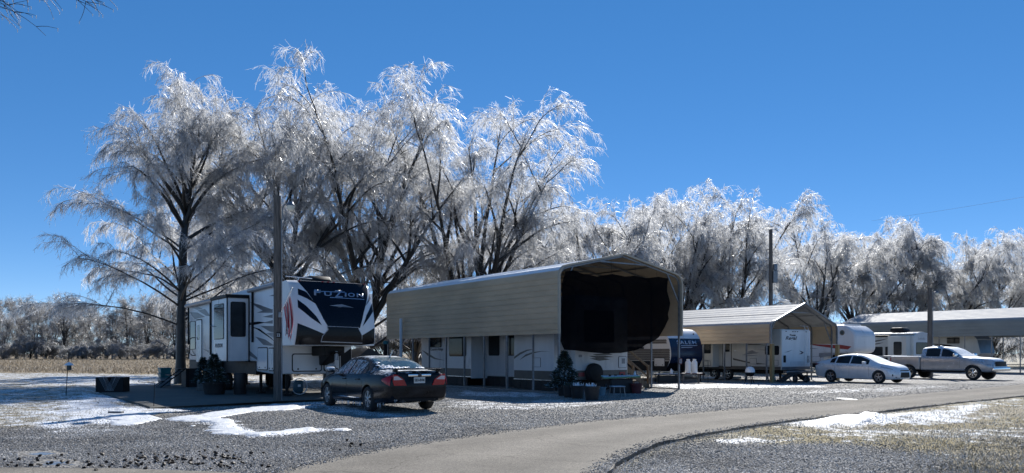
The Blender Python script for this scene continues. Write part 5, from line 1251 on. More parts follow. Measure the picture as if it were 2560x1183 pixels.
sp = MB(); sp.add([(-.68, .03, 1.095), (.68, .03, 1.095), (.66, .22, 1.10), (-.66, .22, 1.10), (-.68, .03, 1.125), (.68, .03, 1.125), (.66, .22, 1.115), (-.66, .22, 1.115)], [(0,3,2,1),(4,5,6,7),(0,1,5,4),(1,2,6,5),(2,3,7,6),(3,0,4,7)])
for x in (-.6, .6): sp.box(x - .05, x + .05, .08, .2, 1.05, 1.11)
sp.build('spoiler', M_CARB, t, 40, .008, 2)
MB().box(-.32, .32, -.025, 0, .925, .985).build('chrome_bar', M_CHROME, t, 40, .008, 2)
MB().lathe([(.05, -.012), (.045, -.02), (.001, -.022)], 20, (0, -.025, .955), 'y').build('badge', M_BLUE, t, 40)
pl = MB().box(-.155, .155, -.016, -.002, .755, .905).build('licence_plate', mat('plate enamel', (.55, .58, .56), .35, var=.06), t)
text_mesh('plate_text', 'S83-8VM', .1, lambda u, v, d: (-.135 + u, -.0165 - d, .795 + v), M_TEXTD, pl, 0, .27, .002)
MB().prism(rrect(-.55, .55, .30, .40, .04), on_front(.02), 0, .02).build('lower_valance', M_DARK, t)
MB().bar((-.78, -.004, .62), (.78, -.004, .62), .012, .01).build('bumper_seam', M_DARK, t)
for x in (-.45, .45): MB().lathe([(.028, .0), (.028, -.05), (.034, -.05), (.034, .3)], 14, (x, .05, .31), 'y', False).build('tailpipe', M_GALV, t, 40)
MB().tube([(0, 1.72, 1.40), (0, 1.66, 1.42), (.02, 1.5, 1.60)], [.03, .02, .006], 6).build('antenna', M_SNOW, t, 50)
ri = random.Random(9); ic = MB()
for k in range(90):
    y = ri.uniform(.4, 4.0)
    if abs(y - 1.13) < .4 or abs(y - 3.86) < .4: continue
    x = -fus.xz(y, float(fus.zb(y)) + .02) + .02; l = ri.uniform(.03, .14); z = float(fus.zb(y)) + .02; ic.tube([(x, y, z), (x, y, z - l)], [.009, .002], 5)
for k in range(30):
    x = ri.uniform(-.7, .7); l = ri.uniform(.02, .1); ic.tube([(x, .03, .37), (x, .03, .37 - l)], [.008, .002], 5)
ic.build('icicles', M_SNOW, t); bpy.context.view_layer.objects.active = None
crust = MB()
for k in range(46):
    a = ri.random(); y = .86 + .5 * a * a * ri.random() + .02; xw = .62; x = ri.uniform(-xw, xw * (.1 - a)) if k % 2 else ri.uniform(-xw, xw); y = min(y, .9 + .35 * max(0, -x)) if k % 2 == 0 else y
    r_ = ri.uniform(.03, .08); z = fus.topz(y, x) + .01
    crust.lathe([(r_, 0), (r_*.8, .014), (r_*.3, .022), (.001, .024)], 7, (x, y, z))
crust.build('ice_crust', M_SNOW, t)

# --- silver-white sedan facing the road
foc = Car(4.53, [(0, .98), (.05, 1.05), (.2, 1.11), (.5, 1.15), (.85, 1.27), (1.3, 1.41), (1.9, 1.475), (2.4, 1.455), (2.75, 1.38), (3.55, 1.06), (3.8, 1.0), (4.2, .90), (4.42, .78), (4.53, .60)],
          [(0, .96), (.6, 1.0), (1.6, .97), (3.3, .90), (4.53, .58)], [(0, .70), (.05, .78), (.2, .85), (.6, .895), (1.6, .91), (3.5, .90), (4.1, .83), (4.4, .68), (4.53, .5)],
          [(0, .58), (.5, .68), (.9, .62), (1.6, .55), (2.4, .56), (2.9, .63), (3.5, .72), (4.2, .64), (4.53, .4)], [(0, .36), (.25, .27), (.8, .2), (3.8, .18), (4.3, .2), (4.53, .26)])
M_CARW = mat('silver-white car paint', (.74, .745, .75), .22, .15, var=.05, scale=3, frost=.4, coat=.3)
rw_ = Vector((16.72, 41.9)); hd2 = -Vector(DY); rt2 = -Vector(EX)
org = rw_ - rt2 * .80 - hd2 * 1.0
t = thing('sedan', 'silver-white sedan facing the road beside the snow-roofed carport', 'car', (org.x, org.y, .01), YAW + math.pi)
ys = sorted(set([0, .02, .05, .1, .15] + list(np.linspace(.22, 4.2, 50)) + [4.3, 4.38, 4.44, 4.49, 4.52, 4.53]))
foc.shell(ys, 'body', M_CARW, t, ((1.0, .32), (3.65, .32)), wr=.35)
car_common(t, foc, (1.0, 3.65), .315, .215, .79, mat('bright alloy rim', (.5, .51, .53), .3, .8, var=.1), None, M_GLASS, M_GLASSB, frosted_glass('iced windscreen', .3, (.06, .10, .11)), ((.95, 1.22), (1.3, 2.05), (2.12, 3.1)), (.45, 1.2), (2.5, 3.5), spokes=5)
for sg in (-1, 1):
    foc.side_patch('tail_light', [(.06 + .04*k, .86 + .012*k, .99 - .006*k) for k in range(9)], mat('red lens small', (.2, .012, .018), .15), t, sg, .01)
    foc.side_patch('head_light', [(3.75 + .06*k, .80 - .012*k, .86 - .010*k - .0006*k*k) for k in range(10)], mat('head lamp lens', (.45, .47, .5), .1, var=.1), t, sg, .01)
    MB().box(sg*.93 if sg > 0 else -1.13, 1.13 if sg > 0 else -.93, 2.9, 3.06, .95, 1.09).build('mirror', M_CARW, t, 40, .04, 3)
    for y in (1.4, 2.2):
        x = foc.xz(y, .86) * sg; MB().box(min(x, x + sg*.03), max(x, x + sg*.03), y, y + .19, .845, .88).build('door_handle', M_CARW, t, 40, .01, 2)
    for y in (1.26, 2.08, 3.15): foc.side_patch('door_seam', [(y - .004, .32, .92), (y + .004, .32, .92)], M_DARK, t, sg, .002)
fr = lambda u, v, d: (u, 4.53 + d, v)
MB().prism([(-.42, .30), (.42, .30), (.36, .56), (-.36, .56)], fr, -.02, .012).build('grille', M_DARK, t); MB().prism([(-.40, .62), (.40, .62), (.36, .67), (-.36, .67)], lambda u, v, d: (u, 4.49 + d, v), 0, .03).build('upper_grille', M_DARK, t)
for sg in (-1, 1): MB().prism([(sg*.47, .28), (sg*.66, .30), (sg*.50, .50)], lambda u, v, d: (u, 4.53 - .55 * (abs(u) - .40) + d, v), 0, .03).build('side_intake', M_DARK, t); MB().lathe([(.07, 0), (.06, .03), (.001, .035)], 14, (sg*.70, 4.30, .42), 'y').build('fog_lamp', M_GLASS, t)
MB().tube([(0, 1.5, 1.46), (0, 1.32, 1.62)], .006, 5).build('antenna', M_DARK, t)

# --- silver crew-cab pickup
trk = Car(5.85, [(1.86, 1.80), (1.95, 1.85), (2.5, 1.895), (3.2, 1.87), (3.45, 1.80), (4.22, 1.36), (4.35, 1.31), (5.2, 1.26), (5.6, 1.20), (5.78, 1.08), (5.85, .9)],
          [(1.86, 1.30), (4.2, 1.27), (5.85, .88)], [(1.86, .97), (2.0, .985), (4.2, .99), (5.2, .97), (5.6, .92), (5.78, .84), (5.85, .78)], [(1.86, .72), (2.4, .73), (3.3, .74), (3.8, .80), (4.3, .85), (5.4, .80), (5.85, .6)], [(1.86, .5), (4.5, .48), (5.5, .45), (5.85, .5)])
M_CARS = mat('silver truck paint', (.40, .41, .43), .25, .4, var=.07, scale=3, frost=.3, coat=.3)
fw = Vector((25.9, 44.9)); org = fw - rt2 * .86 - hd2 * 4.8
t = thing('pickup_truck', 'silver crew-cab pickup truck parked at the right edge', 'truck', (org.x, org.y, .01), YAW + math.pi)
ys = sorted(set([1.86, 1.9, 1.95] + list(np.linspace(2.02, 5.5, 44)) + [5.6, 5.68, 5.74, 5.79, 5.83, 5.85]))
trk.shell(ys, 'cab', M_CARS, t, ((4.8, .40),), wr=.47)
bd = MB(); bd.prism([(0, .55), (0, 1.33), (1.80, 1.33), (1.80, .55)], lambda u, v, d: (d, u, v), -.98, .98); bo = bd.build('bed', M_CARS, None, 38, .04, 3)
ct = MB(); ct.box(-.84, .84, .1, 1.7, .85, 1.6); ct.lathe([(.47, -1.3), (.47, -.5)], 36, (0, 1.12, .40), 'x'); ct.lathe([(.47, .5), (.47, 1.3)], 36, (0, 1.12, .40), 'x'); co = ct.build('cutter', M_CARS)
md = bo.modifiers.new('b', 'BOOLEAN'); md.object = co; md.operation = 'DIFFERENCE'; md.solver = 'EXACT'
bpy.context.view_layer.update(); dg = bpy.context.evaluated_depsgraph_get(); me = bpy.data.meshes.new_from_object(bo.evaluated_get(dg)); bo.modifiers.clear(); bo.data = me; bo.parent = t; bpy.data.objects.remove(co); me.shade_smooth(); me.set_sharp_from_angle(angle=R(35))
for sg in (-1, 1):
    for a, b in ((2.15, 2.95), (3.05, 4.0)):
        cols = []
        for k in range(11):
            y = a + (b - a) * k / 10; lo = float(trk.belt(y)) + .03; cols.append((y, lo, max(lo + .004, float(trk.top(y)) - .12)))
        trk.side_patch('side_window', cols, M_GLASS, t, sg, .007)
    for y in (2.05, 3.0, 4.1): trk.side_patch('door_seam', [(y - .004, .55, 1.25), (y + .004, .55, 1.25)], M_DARK, t, sg, .002)
    for y in (2.15, 3.12):
        x = trk.xz(y, 1.1) * sg; MB().box(min(x, x + sg*.035), max(x, x + sg*.035), y, y + .22, 1.09, 1.13).build('door_handle', M_CARS, t, 40, .01, 2)
    MB().box(sg*1.0 if sg > 0 else -1.27, 1.27 if sg > 0 else -1.0, 3.85, 4.02, 1.28, 1.50).build('mirror', M_CHROME, t, 40, .04, 3)
    MB().bar((sg*.99, 1.95, .44), (sg*.99, 4.2, .44), .12, .06).build('running_board', M_DARK, t)
    trk.side_patch('head_light', [(5.38 + .045*k, .92, 1.14 - .008*k) for k in range(9)], mat('truck head lamp', (.5, .5, .52), .1, var=.1), t, sg, .01)
    MB().box(sg*.86 if sg > 0 else -.99, .99 if sg > 0 else -.86, -.02, .05, .9, 1.25).build('tail_light', M_RED, t, 40, .01, 2)
    for y in (1.12, 4.8): wheel(t, (sg * .86, y, .40), .40, .27, sg, M_CHROME, 6)
    trk.side_patch('body_moulding', [(2.05 + .21*k, .78, .83) for k in range(10)], M_CARS, t, sg, .014, 1)
trk.top_patch('windscreen', 3.5, 4.18, frosted_glass('truck windscreen ice', .3, (.07, .12, .13)), t, k1=.97)
MB().box(-.95, .95, 5.80, 5.95, .50, .72).build('bumper', M_CHROME, t, 40, .04, 3); MB().box(-.62, .62, 5.83, 5.88, .78, 1.05).build('grille', M_DARK, t, 40, .02, 2)
MB().box(-.9, .9, -.16, -.02, .5, .66).build('rear_bumper', M_CHROME, t, 40, .03, 2)
MB().box(-.9, .9, -.5, .02, 1.30, 1.36).build('tailgate', M_CARS, t, 40, .02, 2)
MB().box(-.5, .5, .3, 5.2, .42, .56).build('chassis', M_DARK, t)
for x in (-.45, .45): MB().box(x - .06, x + .06, 2.3, 2.42, 1.88, 1.96).build('roof_beacon', M_SNOW, t, 40, .02, 2)
MB().box(-.8, .8, .12, 1.68, .86, 1.24).build('bed_cargo_cover', M_SNOW, t, 40, .04, 2)
# ---------------------------------------------------------------- small things around the lots
M_TEAL = mat('teal plastic', (.02, .16, .17), .45, var=.15); M_TUB = mat('black nursery plastic', (.014, .014, .016), .55, var=.25, scale=5)
M_CLEARBIN = mat('cloudy plastic', (.20, .24, .26), .4, var=.15); M_SOIL = mat('frozen soil', (.05, .04, .03), .9, var=.3, scale=20, bump=.6, frost=.35)
M_NEEDLE = mat('evergreen needles', (.018, .034, .018), .6, var=.4, scale=6, frost=.18); M_GREENTOP = mat('pale green painted board', (.16, .30, .15), .5, var=.12, scale=3, frost=.25)
M_MAROON = mat('dark red plastic', (.10, .016, .02), .45, var=.15); M_WASTE = mat('blue plastic tank', (.012, .075, .11), .4, var=.15); M_STEELGREY = mat('grey painted cylinder', (.22, .23, .24), .4, var=.1, frost=.3)
M_TARP = mat('black tarpaulin', (.008, .008, .010), .5, var=.3, scale=2, bump=.3, bscale=6); M_STONE = mat('grey paving stone', (.16, .155, .15), .8, var=.2, scale=5, frost=.3)

def tub(parent, r, h, m, n=22, name='pot', taper=.78):
    return MB().lathe([(.001, 0), (r*taper, 0), (r*.92, h*.75), (r*.95, h*.86), (r*1.03, h*.88), (r*1.04, h), (r*.97, h), (r*.95, h*.9), (.001, h*.88)], n).build(name, m, parent, 35)
def needles(parent, h, w, n, seed, z0=0, cone=True, m=None):
    """Dense evergreen made of many short needle sprays."""
    r = np.random.default_rng(seed); t = r.uniform(0, 1, n) ** (1.25 if cone else 1); rad = (w / 2) * ((1 - t) * .95 + .08 if cone else np.sqrt(np.clip(1 - (2*t-1)**2, 0, 1))) * (.55 + .5 * r.uniform(0, 1, n) ** .5)
    rad *= 1 + .3 * np.sin(t * 17 + r.integers(0, 3, n)); a = r.uniform(0, 6.283, n)
    P = np.stack([np.cos(a) * rad, np.sin(a) * rad, z0 + t * h], 1); D = np.stack([np.cos(a), np.sin(a), r.uniform(-.2, .9, n)], 1) + r.normal(0, .35, (n, 3)); D /= np.linalg.norm(D, axis=1)[:, None]
    L_ = r.uniform(.05, .14, n)[:, None]; S = np.cross(D, r.normal(0, 1, (n, 3))); S /= np.linalg.norm(S, axis=1)[:, None]; S *= .016
    V = np.stack([P - S, P + S, P + D * L_ + S * .3, P + D * L_ - S * .3], 1).reshape(-1, 3); F = np.arange(4 * n).reshape(-1, 4)
    me = np_mesh('foliage', V, F); o = link('foliage', me, m or M_NEEDLE, parent)
    MB().tube([(0, 0, z0 - .1), (0, 0, z0 + h * .8)], [.03, .01], 6).build('stem', M_BARK, parent); return o
def g3(px, py): x, y = ground_at(px, py); return (x, y, 0)

# left of the big camper
p = g3(165, 995); t = thing('bird_feeder', 'small roofed bird feeder hanging on a leaning iron rod at the far left', 'bird feeder', p)
MB().tube([(0, 0, 0), (.04, 0, .8), (.10, 0, 1.55)], .012, 6).build('rod', M_DARK, t); MB().tube([(.08, 0, 1.32), (.2, -.02, 1.36), (.2, -.02, 1.22)], .008, 5).build('hook', M_DARK, t)
MB().lathe([(.16, 0), (.10, .06), (.03, .10), (.001, .11)], 10, (.12, -.03, 1.10)).build('roof', mat('frosted tin roof', (.05, .05, .055), .5, frost=.4), t); MB().lathe([(.13, 0), (.13, .015), (.001, .015)], 10, (.12, -.03, .93)).build('tray', M_DARK, t)
MB().lathe([(.075, 0), (.075, .15)], 10, (.12, -.03, .95)).build('seed_tube', M_GLASSB, t, 40)
p = g3(282, 983); t = thing('fire_pit', 'black square fire pit box with V-shaped lattice front at the slab corner', 'fire pit', (p[0], p[1], .05), .1)
m = MB(); m.box(-.5, -.15, -.32, .32, 0, .56); m.box(.15, .5, -.32, .32, 0, .56); m.box(-.15, .15, .28, .32, 0, .56); m.box(-.15, .15, -.32, .28, 0, .06); m.build('box', M_DARK, t, bevel=.01)
for k in range(7):
    for s in (-1, 1): MB().bar((s * (.14 - .045 * k), -.325, .05 + .0 * k), (s * (.14 - .045 * k) - s * .25, -.325 - .004 * s, .55), .018, .008).build('lattice_strip', M_LGREY, t)
for s in (-1, 1): MB().bar((s * .02, -.335, .06), (s * .22, -.335, .56), .03, .012).build('lattice_edge', M_LGREY, t)
p = g3(384, 1021); t = thing('flag_holder', 'thin empty wire garden flag holder standing at the slab edge', 'flag holder', p)
MB().tube([(0, 0, 0), (.03, 0, .68), (.02, 0, .70), (-.40, 0, .72), (-.42, 0, .75), (-.43, 0, .72)], .008, 6).build('wire_frame', M_DARK, t)
p = g3(290, 1043); tag(MB().box(-.16, .16, -.08, .08, 0, .09).build('stone_block', M_STONE, bevel=.02), 'single dark stone block lying in the snow by the slab', 'stone'); bpy.data.objects['stone_block'].location = (p[0], p[1], .06)
TP = lot(A_O, -1.0, 14.2)
for k, (m, z, h, lab) in enumerate(((M_CLEARBIN, .0, .36, 'cloudy grey storage tote at the bottom of the stack by the camper'), (M_TEAL, .36, .2, 'middle teal storage tote in the stack by the camper'), (M_TEAL, .56, .24, 'topmost teal storage tote of the stack by the camper'))):
    t = thing('storage_tote', lab, 'tote', (TP[0], TP[1], .06 + z), YAW, 'storage totes stacked by the camper')
    MB().add([(-.2,-.28,0),(.2,-.28,0),(.2,.28,0),(-.2,.28,0),(-.23,-.31,h*.85),(.23,-.31,h*.85),(.23,.31,h*.85),(-.23,.31,h*.85)], [(0,3,2,1),(4,5,6,7),(0,1,5,4),(1,2,6,5),(2,3,7,6),(3,0,4,7)]).build('bin', m, t, bevel=.015)
    MB().box(-.25, .25, -.33, .33, h*.85 + .001, h - .002).build('lid', m, t, bevel=.012)
p = lot(A_O, -1.05, 12.2); t = thing('entry_steps', 'dark folding entry steps with handrails at the camper door', 'steps', (p[0], p[1], .055), YAW)
for k in range(3): MB().box(-.55 + .32 * k, -.2 + .32 * k, -.4, .4, .24 + .26 * k, .28 + .26 * k).build('tread', M_DARK, t, bevel=.008)
for y in (-.42, .42):
    MB().bar((-.6, y, 0), (.45, y, .82), .05, .04).build('stringer', M_DARK, t); MB().bar((.5, y, 0), (.5, y, .8), .05).build('leg', M_DARK, t); MB().bar((-.7, y, .03), (-.25, y, .34), .04, .05).build('foot', M_GALV, t)
MB().box(.42, 1.0, -.42, .42, .0, .8).build('dark_panel', M_TARP, t)
for px, py, r, h, sh, sw, sd_, lab in ((508, 977, .24, .34, .95, .6, 3, 'slim potted evergreen in a black pot beside the camper steps'), (536, 990, .43, .45, 1.0, .7, 4, 'wide black tub with a tall evergreen in front of the camper'), (556, 978, .26, .4, 1.05, .6, 5, 'potted evergreen with white ornament behind the wide black tub')):
    p = g3(px, py); t = thing('potted_evergreen', lab, 'plant', (p[0], p[1], .05), sd_, 'potted evergreens by the camper'); tub(t, r, h, M_TUB); MB().lathe([(r*.9, h*.9), (.001, h*.93)], 16).build('soil', M_SOIL, t); needles(t, sh, sw, 2600, sd_, h * .9)
    if sd_ == 5: MB().lathe([(.04, .0), (.07, .1), (.05, .22), (.001, .26)], 10, (.05, -.28, 1.05)).build('ornament', M_PLASTIC, t, 50)
p = g3(522, 981); t = thing('crate', 'small pale wooden crate behind the wide black tub', 'crate', (p[0] - .25, p[1] + .1, .055), .2)
for k in range(3): MB().box(-.2, .2, -.2, -.18, .02 + .13 * k, .13 + .13 * k).build('slat', M_STONE, t)
MB().box(-.2, .2, -.178, .2, 0, .4).build('case', M_STONE, t)
p = g3(600, 990); t = thing('barrel', 'black round barrel standing under the camper slide-out', 'barrel', (p[0], p[1], .05)); MB().lathe([(.001, 0), (.20, 0), (.215, .03), (.205, .25), (.215, .27), (.205, .5), (.215, .72), (.2, .76), (.001, .76)], 20).build('drum', M_TUB, t, 35)
p = g3(745, 992); t = thing('waste_tank', 'blue portable tank with a white hose looped round it under the camper nose', 'tank', (p[0], p[1], .05), YAW)
MB().box(-.16, .16, -.12, .12, .1, .52).build('tank', M_WASTE, t, 40, .05, 3); MB().tube([(.27 * math.cos(a) , -.16, .31 + .27 * math.sin(a)) for a in np.linspace(-2.6, 2.6, 24)], .016, 6).build('hose', M_PLASTIC, t, 50); MB().box(-.05, .05, -.125, -.121, .3, .38).build('sticker', M_PLASTIC, t)
for x in (-.15, .15): MB().lathe([(.06, -.02), (.06, .02)], 12, (x, .12, .06), 'x').build('wheel', M_RUBBER, t)
p = lot(A_O, 1.75, 1.45); t = thing('propane_cylinder', 'grey propane cylinder on a stand in front of the big camper', 'propane tank', (p[0], p[1], 0.0), 0)
MB().lathe([(.001, .55), (.13, .56), (.17, .62), (.17, 1.02), (.13, 1.12), (.05, 1.15), (.05, 1.2), (.001, 1.2)], 18).build('cylinder', M_STEELGREY, t, 50); MB().lathe([(.12, 1.12), (.12, 1.26)], 16).build('collar', M_STEELGREY, t, 50); MB().box(-.045, .045, -.13, -.121, 1.18, 1.25).build('handle_gap', M_DARK, t)
MB().box(-.2, .2, -.2, .2, .5, .55).build('stand_top', M_DARK, t)
for x in (-.17, .17):
    for y in (-.17, .17): MB().bar((x, y, 0), (x, y, .5), .04).build('leg', M_DARK, t)
hp = [g3(770, 968), g3(785, 975), g3(800, 972), g3(815, 982)]
tag(MB().tube([(q[0], q[1], .07) for q in hp], .018, 6).build('water_hose', M_DARK), 'dark hose lying on the ground between camper and sedan', 'hose')
p = lot(A_O, 3.7, 2.6); t = thing('tarp', 'black tarpaulin draped in a peak beside the big camper', 'tarp', (p[0], p[1], 0), YAW)
V = []; n = 12
for j in range(n + 1):
    for i in range(n + 1):
        u, v = i / n, j / n; V.append((-.75 + 2.1 * u, v * 2.6, max(.02, (1.72 - .75 * abs(u - .32) * (1.6 if u > .32 else 2.2)) * (1 - .1 * v) - .06 * math.sin(u * 9 + v * 4))))
F_ = [(j*(n+1)+i, j*(n+1)+i+1, (j+1)*(n+1)+i+1, (j+1)*(n+1)+i) for j in range(n) for i in range(n)]
V2 = [(x, 0, 0.02) for x, y, z in V[:n+1]]; b0 = len(V); F_ += [(i, b0 + i, b0 + i + 1, i + 1) for i in range(n)]
MB().add(V + V2, F_).build('sheet', M_TARP, t, 60)
for x in (-.7, -.08, 1.3): MB().bar((x, .05, 0), (x, .05, 1.0 if x != -.08 else 1.6), .04).build('pole', M_DARK, t)
p = lot(O1, -.35, 13.9); t = thing('hydrant_pipe', 'dark water standpipe with green cap at the rear of the tall carport', 'pipe', p + (0,)); MB().tube([(0, 0, 0), (0, 0, 2.0)], .09, 12).build('pipe', M_DARK, t, 50); MB().lathe([(.13, 0), (.14, .1), (.1, .16), (.001, .17)], 12, (0, 0, 1.98)).build('cap', M_TEAL, t, 40)
p = lot(O1, -.18, 12.5); t = thing('vent_pipe', 'tall white PVC vent pipe beside the tall carport wall', 'pipe', p + (0,)); MB().tube([(0, 0, 0), (0, 0, 3.24)], .075, 14).build('pipe', M_PLASTIC, t, 50); MB().lathe([(.085, 0), (.085, .08)], 14, (0, 0, 1.6)).build('coupling', M_PLASTIC, t, 40)

# in front of the tall carport
p = g3(1411, 990); t = thing('potted_shrub', 'bushy frosted evergreen in a dark pot at the carport front corner', 'plant', p); tub(t, .26, .42, M_TUB); needles(t, 1.25, .95, 4200, 14, .3, True)
for k, (x, y, r, h, lab) in enumerate(((1414, 993, .22, .42, 'leftmost black tub in the row by the carport front'), (1444, 997, .24, .44, 'middle black tub of frosted plants by the carport front'), (1480, 1001, .26, .46, 'rightmost black tub of frosted plants by the carport front'))):
    p = g3(x, y); t = thing('plant_tub', lab, 'plant tub', (p[0] + (.1 if k == 0 else 0), p[1] - (.35 if k == 0 else 0), 0), k, 'black plant tubs by the carport'); tub(t, r, h, M_TUB); MB().lathe([(r*.9, h*.9), (.001, h*.93)], 16).build('soil', M_SOIL, t)
    m = MB(); rr3 = random.Random(k)
    for q in range(34):
        a = rr3.uniform(0, 6.28); d = rr3.uniform(0, r * .8); m.tube([(math.cos(a)*d, math.sin(a)*d, h*.9), (math.cos(a)*d*1.2, math.sin(a)*d*1.2, h*.9 + rr3.uniform(.05, .16))], [.012, .006], 4)
    m.build('frosted_stems', M_SNOW if k else M_NEEDLE, t)
p = g3(1505, 989); t = thing('bucket', 'small pale blue bucket behind the black tubs', 'bucket', p); tub(t, .15, .3, mat('pale blue bucket', (.16, .24, .28), .45), name='pail', taper=.7)
p = g3(1543, 995); t = thing('stool', 'low square stool with icy top in front of the green table', 'stool', p, .3); MB().box(-.22, .22, -.2, .2, .36, .40).build('seat', mat('icy stool seat', (.10, .11, .12), .5, frost=.4), t, bevel=.01)
for x in (-.19, .19):
    for y in (-.17, .17): MB().tube([(x*1.12, y*1.12, 0), (x*.95, y*.95, .36)], .014, 6).build('leg', M_GALV, t)
p = g3(1552, 983); t = thing('green_table', 'pale green board table on a dark base in front of the white trailer', 'table', p, .12); MB().add([(-.72,-.25,.55),(.70,-.3,.60),(.72,.3,.62),(-.70,.32,.60),(-.72,-.25,.61),(.70,-.3,.66),(.72,.3,.68),(-.70,.32,.66)], [(0,3,2,1),(4,5,6,7),(0,1,5,4),(1,2,6,5),(2,3,7,6),(3,0,4,7)]).build('top', M_GREENTOP, t, bevel=.015)
MB().box(-.42, .42, -.2, .22, .0, .54).build('base', M_TUB, t, bevel=.03)
wheel(t, (-.62, -.22, .26), .11, .06, -1, M_GALV, 5)
for k, (x, h) in enumerate(((-.42, .07), (-.2, .05), (.05, .06), (.3, .05))): MB().lathe([(.001, 0), (.05, 0), (.05, h), (.001, h)], 10, (x, .0, .64 + .02 * k)).build('jar', M_TUB, t)
MB().lathe([(.04, 0), (.05, .06), (.03, .1), (.035, .14), (.001, .16)], 10, (.55, .0, .675)).build('white_figurine', M_PLASTIC, t, 50)
p = g3(1591, 984); t = thing('red_tub', 'dark red plastic tub beside the green table', 'tub', p); tub(t, .23, .38, M_MAROON, name='pail', taper=.75)
p = lot(O1, 5.25, 2.3); t = thing('wooden_stairs', 'wooden steps with handrails climbing to the trailer inside the tall carport', 'stairs', p + (0,), YAW)
for k in range(5): MB().box(.78 - .26 * k, 1.06 - .26 * k, -.45, .45, .12 + .18 * k, .16 + .18 * k).build('tread', M_WOOD, t)
for y in (-.47, .47):
    MB().bar((1.12, y, .02), (-.30, y, .98), .05, .22).build('stringer', M_WOOD, t); MB().bar((1.15, y, .92), (-.35, y, 1.85), .05, .09).build('handrail', M_WOOD, t); MB().bar((1.12, y, 0), (1.12, y, 1.0), .09).build('newel_post', M_WOOD, t); MB().bar((-.32, y, 0), (-.32, y, 2.0), .09).build('newel_post', M_WOOD, t); MB().bar((1.1, y, .5), (-.32, y, 1.42), .04, .07).build('mid_rail', M_WOOD, t)
p = lot(O1, 6.41, .0); t = thing('post_plaque', 'small red and white plaque fixed to the right front carport post', 'plaque', p + (1.18,), YAW); MB().prism(rrect(-.10, .10, -.13, .13, .05), on_front(-.02), 0, .012).build('plate', M_MAROON, t); MB().prism(rrect(-.07, .07, -.09, .09, .035), on_front(-.033), 0, .004).build('face', M_LGREY, t); text_mesh('number', '5', .12, lambda u, v, d: (-.03 + u, -.0385 - d, -.045 + v), M_MAROON, t)
p = g3(1668, 957); t = thing('side_table', 'dark low table with a snowy top beside the blue-fronted camper', 'table', p, .1); MB().box(-.62, .62, -.35, .35, .42, .46).build('top', mat('snowy table top', (.05, .05, .06), .5, frost=.45), t)
for x in (-.55, .55):
    for y in (-.3, .3): MB().bar((x, y, 0), (x, y, .42), .05).build('leg', M_DARK, t)
MB().box(-.5, .5, -.28, .28, .02, .36).build('dark_shelf', M_TARP, t, bevel=.02)
t = thing('jug', 'white plastic jug standing on the dark low table', 'jug', (p[0] + .2, p[1] - .05, .461)); MB().lathe([(.001, 0), (.07, 0), (.075, .12), (.05, .2), (.022, .23), (.022, .26), (.001, .27)], 14).build('bottle', M_PLASTIC, t, 50); MB().tube([(.05, 0, .2), (.1, 0, .16), (.07, 0, .08)], .012, 6).build('handle', M_PLASTIC, t)
p = g3(1728, 958); t = thing('tank_table', 'low reddish bench carrying two white gas cylinders by the blue camper nose', 'bench', p, .05); MB().box(-.5, .55, -.22, .22, .46, .51).build('top', mat('reddish bench board', (.11, .05, .045), .6, frost=.2), t)
for x in (-.4, .4): MB().bar((x - .02, 0, 0), (x, 0, .46), .12, .06).build('leg', M_STONE, t)
for k, (dx, lab) in enumerate(((-.16, 'white gas cylinder on the bench, left one of the pair'), (.16, 'white gas cylinder on the bench, right one of the pair'))):
    q = thing('gas_cylinder', lab, 'gas cylinder', (p[0] + dx, p[1] - .02, .511), 0, 'gas cylinders on the bench'); MB().lathe([(.001, 0), (.12, 0), (.15, .05), (.15, .52), (.11, .60), (.04, .62), (.001, .62)], 18).build('cylinder', M_PLASTIC, q, 50); MB().lathe([(.085, .58), (.09, .70)], 14).build('collar', M_PLASTIC, q, 50); MB().box(-.03, .03, -.03, .03, .62, .68).build('valve', M_DARK, q)
# by the second carport
p = g3(1875, 959); t = thing('kettle_grill', 'white domed kettle grill on a dark stand beside the carport post', 'grill', p)
MB().lathe([(.235, 0), (.23, .12), (.18, .22), (.09, .28), (.001, .29)], 20, (0, 0, .56)).build('lid', M_PLASTIC, t, 50); MB().lathe([(.001, 0), (.12, .02), (.2, .1), (.235, .2)], 20, (0, 0, .345)).build('bowl', M_DARK, t, 50); MB().box(-.03, .03, -.03, .03, .85, .89).build('knob', M_DARK, t)
for a in (.5, 2.6, 4.7): MB().bar((.12*math.cos(a), .12*math.sin(a), .4), (.28*math.cos(a), .28*math.sin(a), 0), .03).build('leg', M_DARK, t)
a, b_ = g3(1746, 949), g3(1852, 948.5); t = thing('drain_pipe', 'white drain pipe lying along the ground under the snow-roofed carport', 'pipe'); MB().tube([(a[0], a[1], .1), (b_[0], b_[1], .1)], .07, 12).build('pipe', M_PLASTIC, t, 50)
p = g3(1770, 957); t = thing('garden_stake', 'thin dark stake standing in the gravel by the drain pipe', 'stake', p); MB().tube([(0, 0, 0), (0, 0, 1.1)], .015, 6).build('rod', M_DARK, t)
p = lot(O2, 1.1, -.6); t = thing('hand_cart', 'dark two-wheeled cart tipped under the rear of the white trailer', 'cart', p + (0,), .3)
MB().prism([(-.9, .05), (-.1, .52), (.2, .55), (.9, .1), (.8, .05), (.2, .42), (-.1, .40), (-.75, .02)], on_front(0), -.25, .25).build('frame', M_TUB, t, bevel=.02)
for x in (-.1, .55): wheel(t, (x, -.3, .2), .2, .07, -1, M_GALV, 6)
p = lot(O2, 3.0, -.15); t = thing('trailer_ball_mount', 'dark hitch wheel standing under the trailer rear bumper', 'hitch', p + (0,), YAW); MB().bar((0, 0, .05), (.05, .1, .5), .05).build('bar', M_DARK, t); wheel(t, (.0, 0, .12), .12, .06, -1, M_GALV, 4)

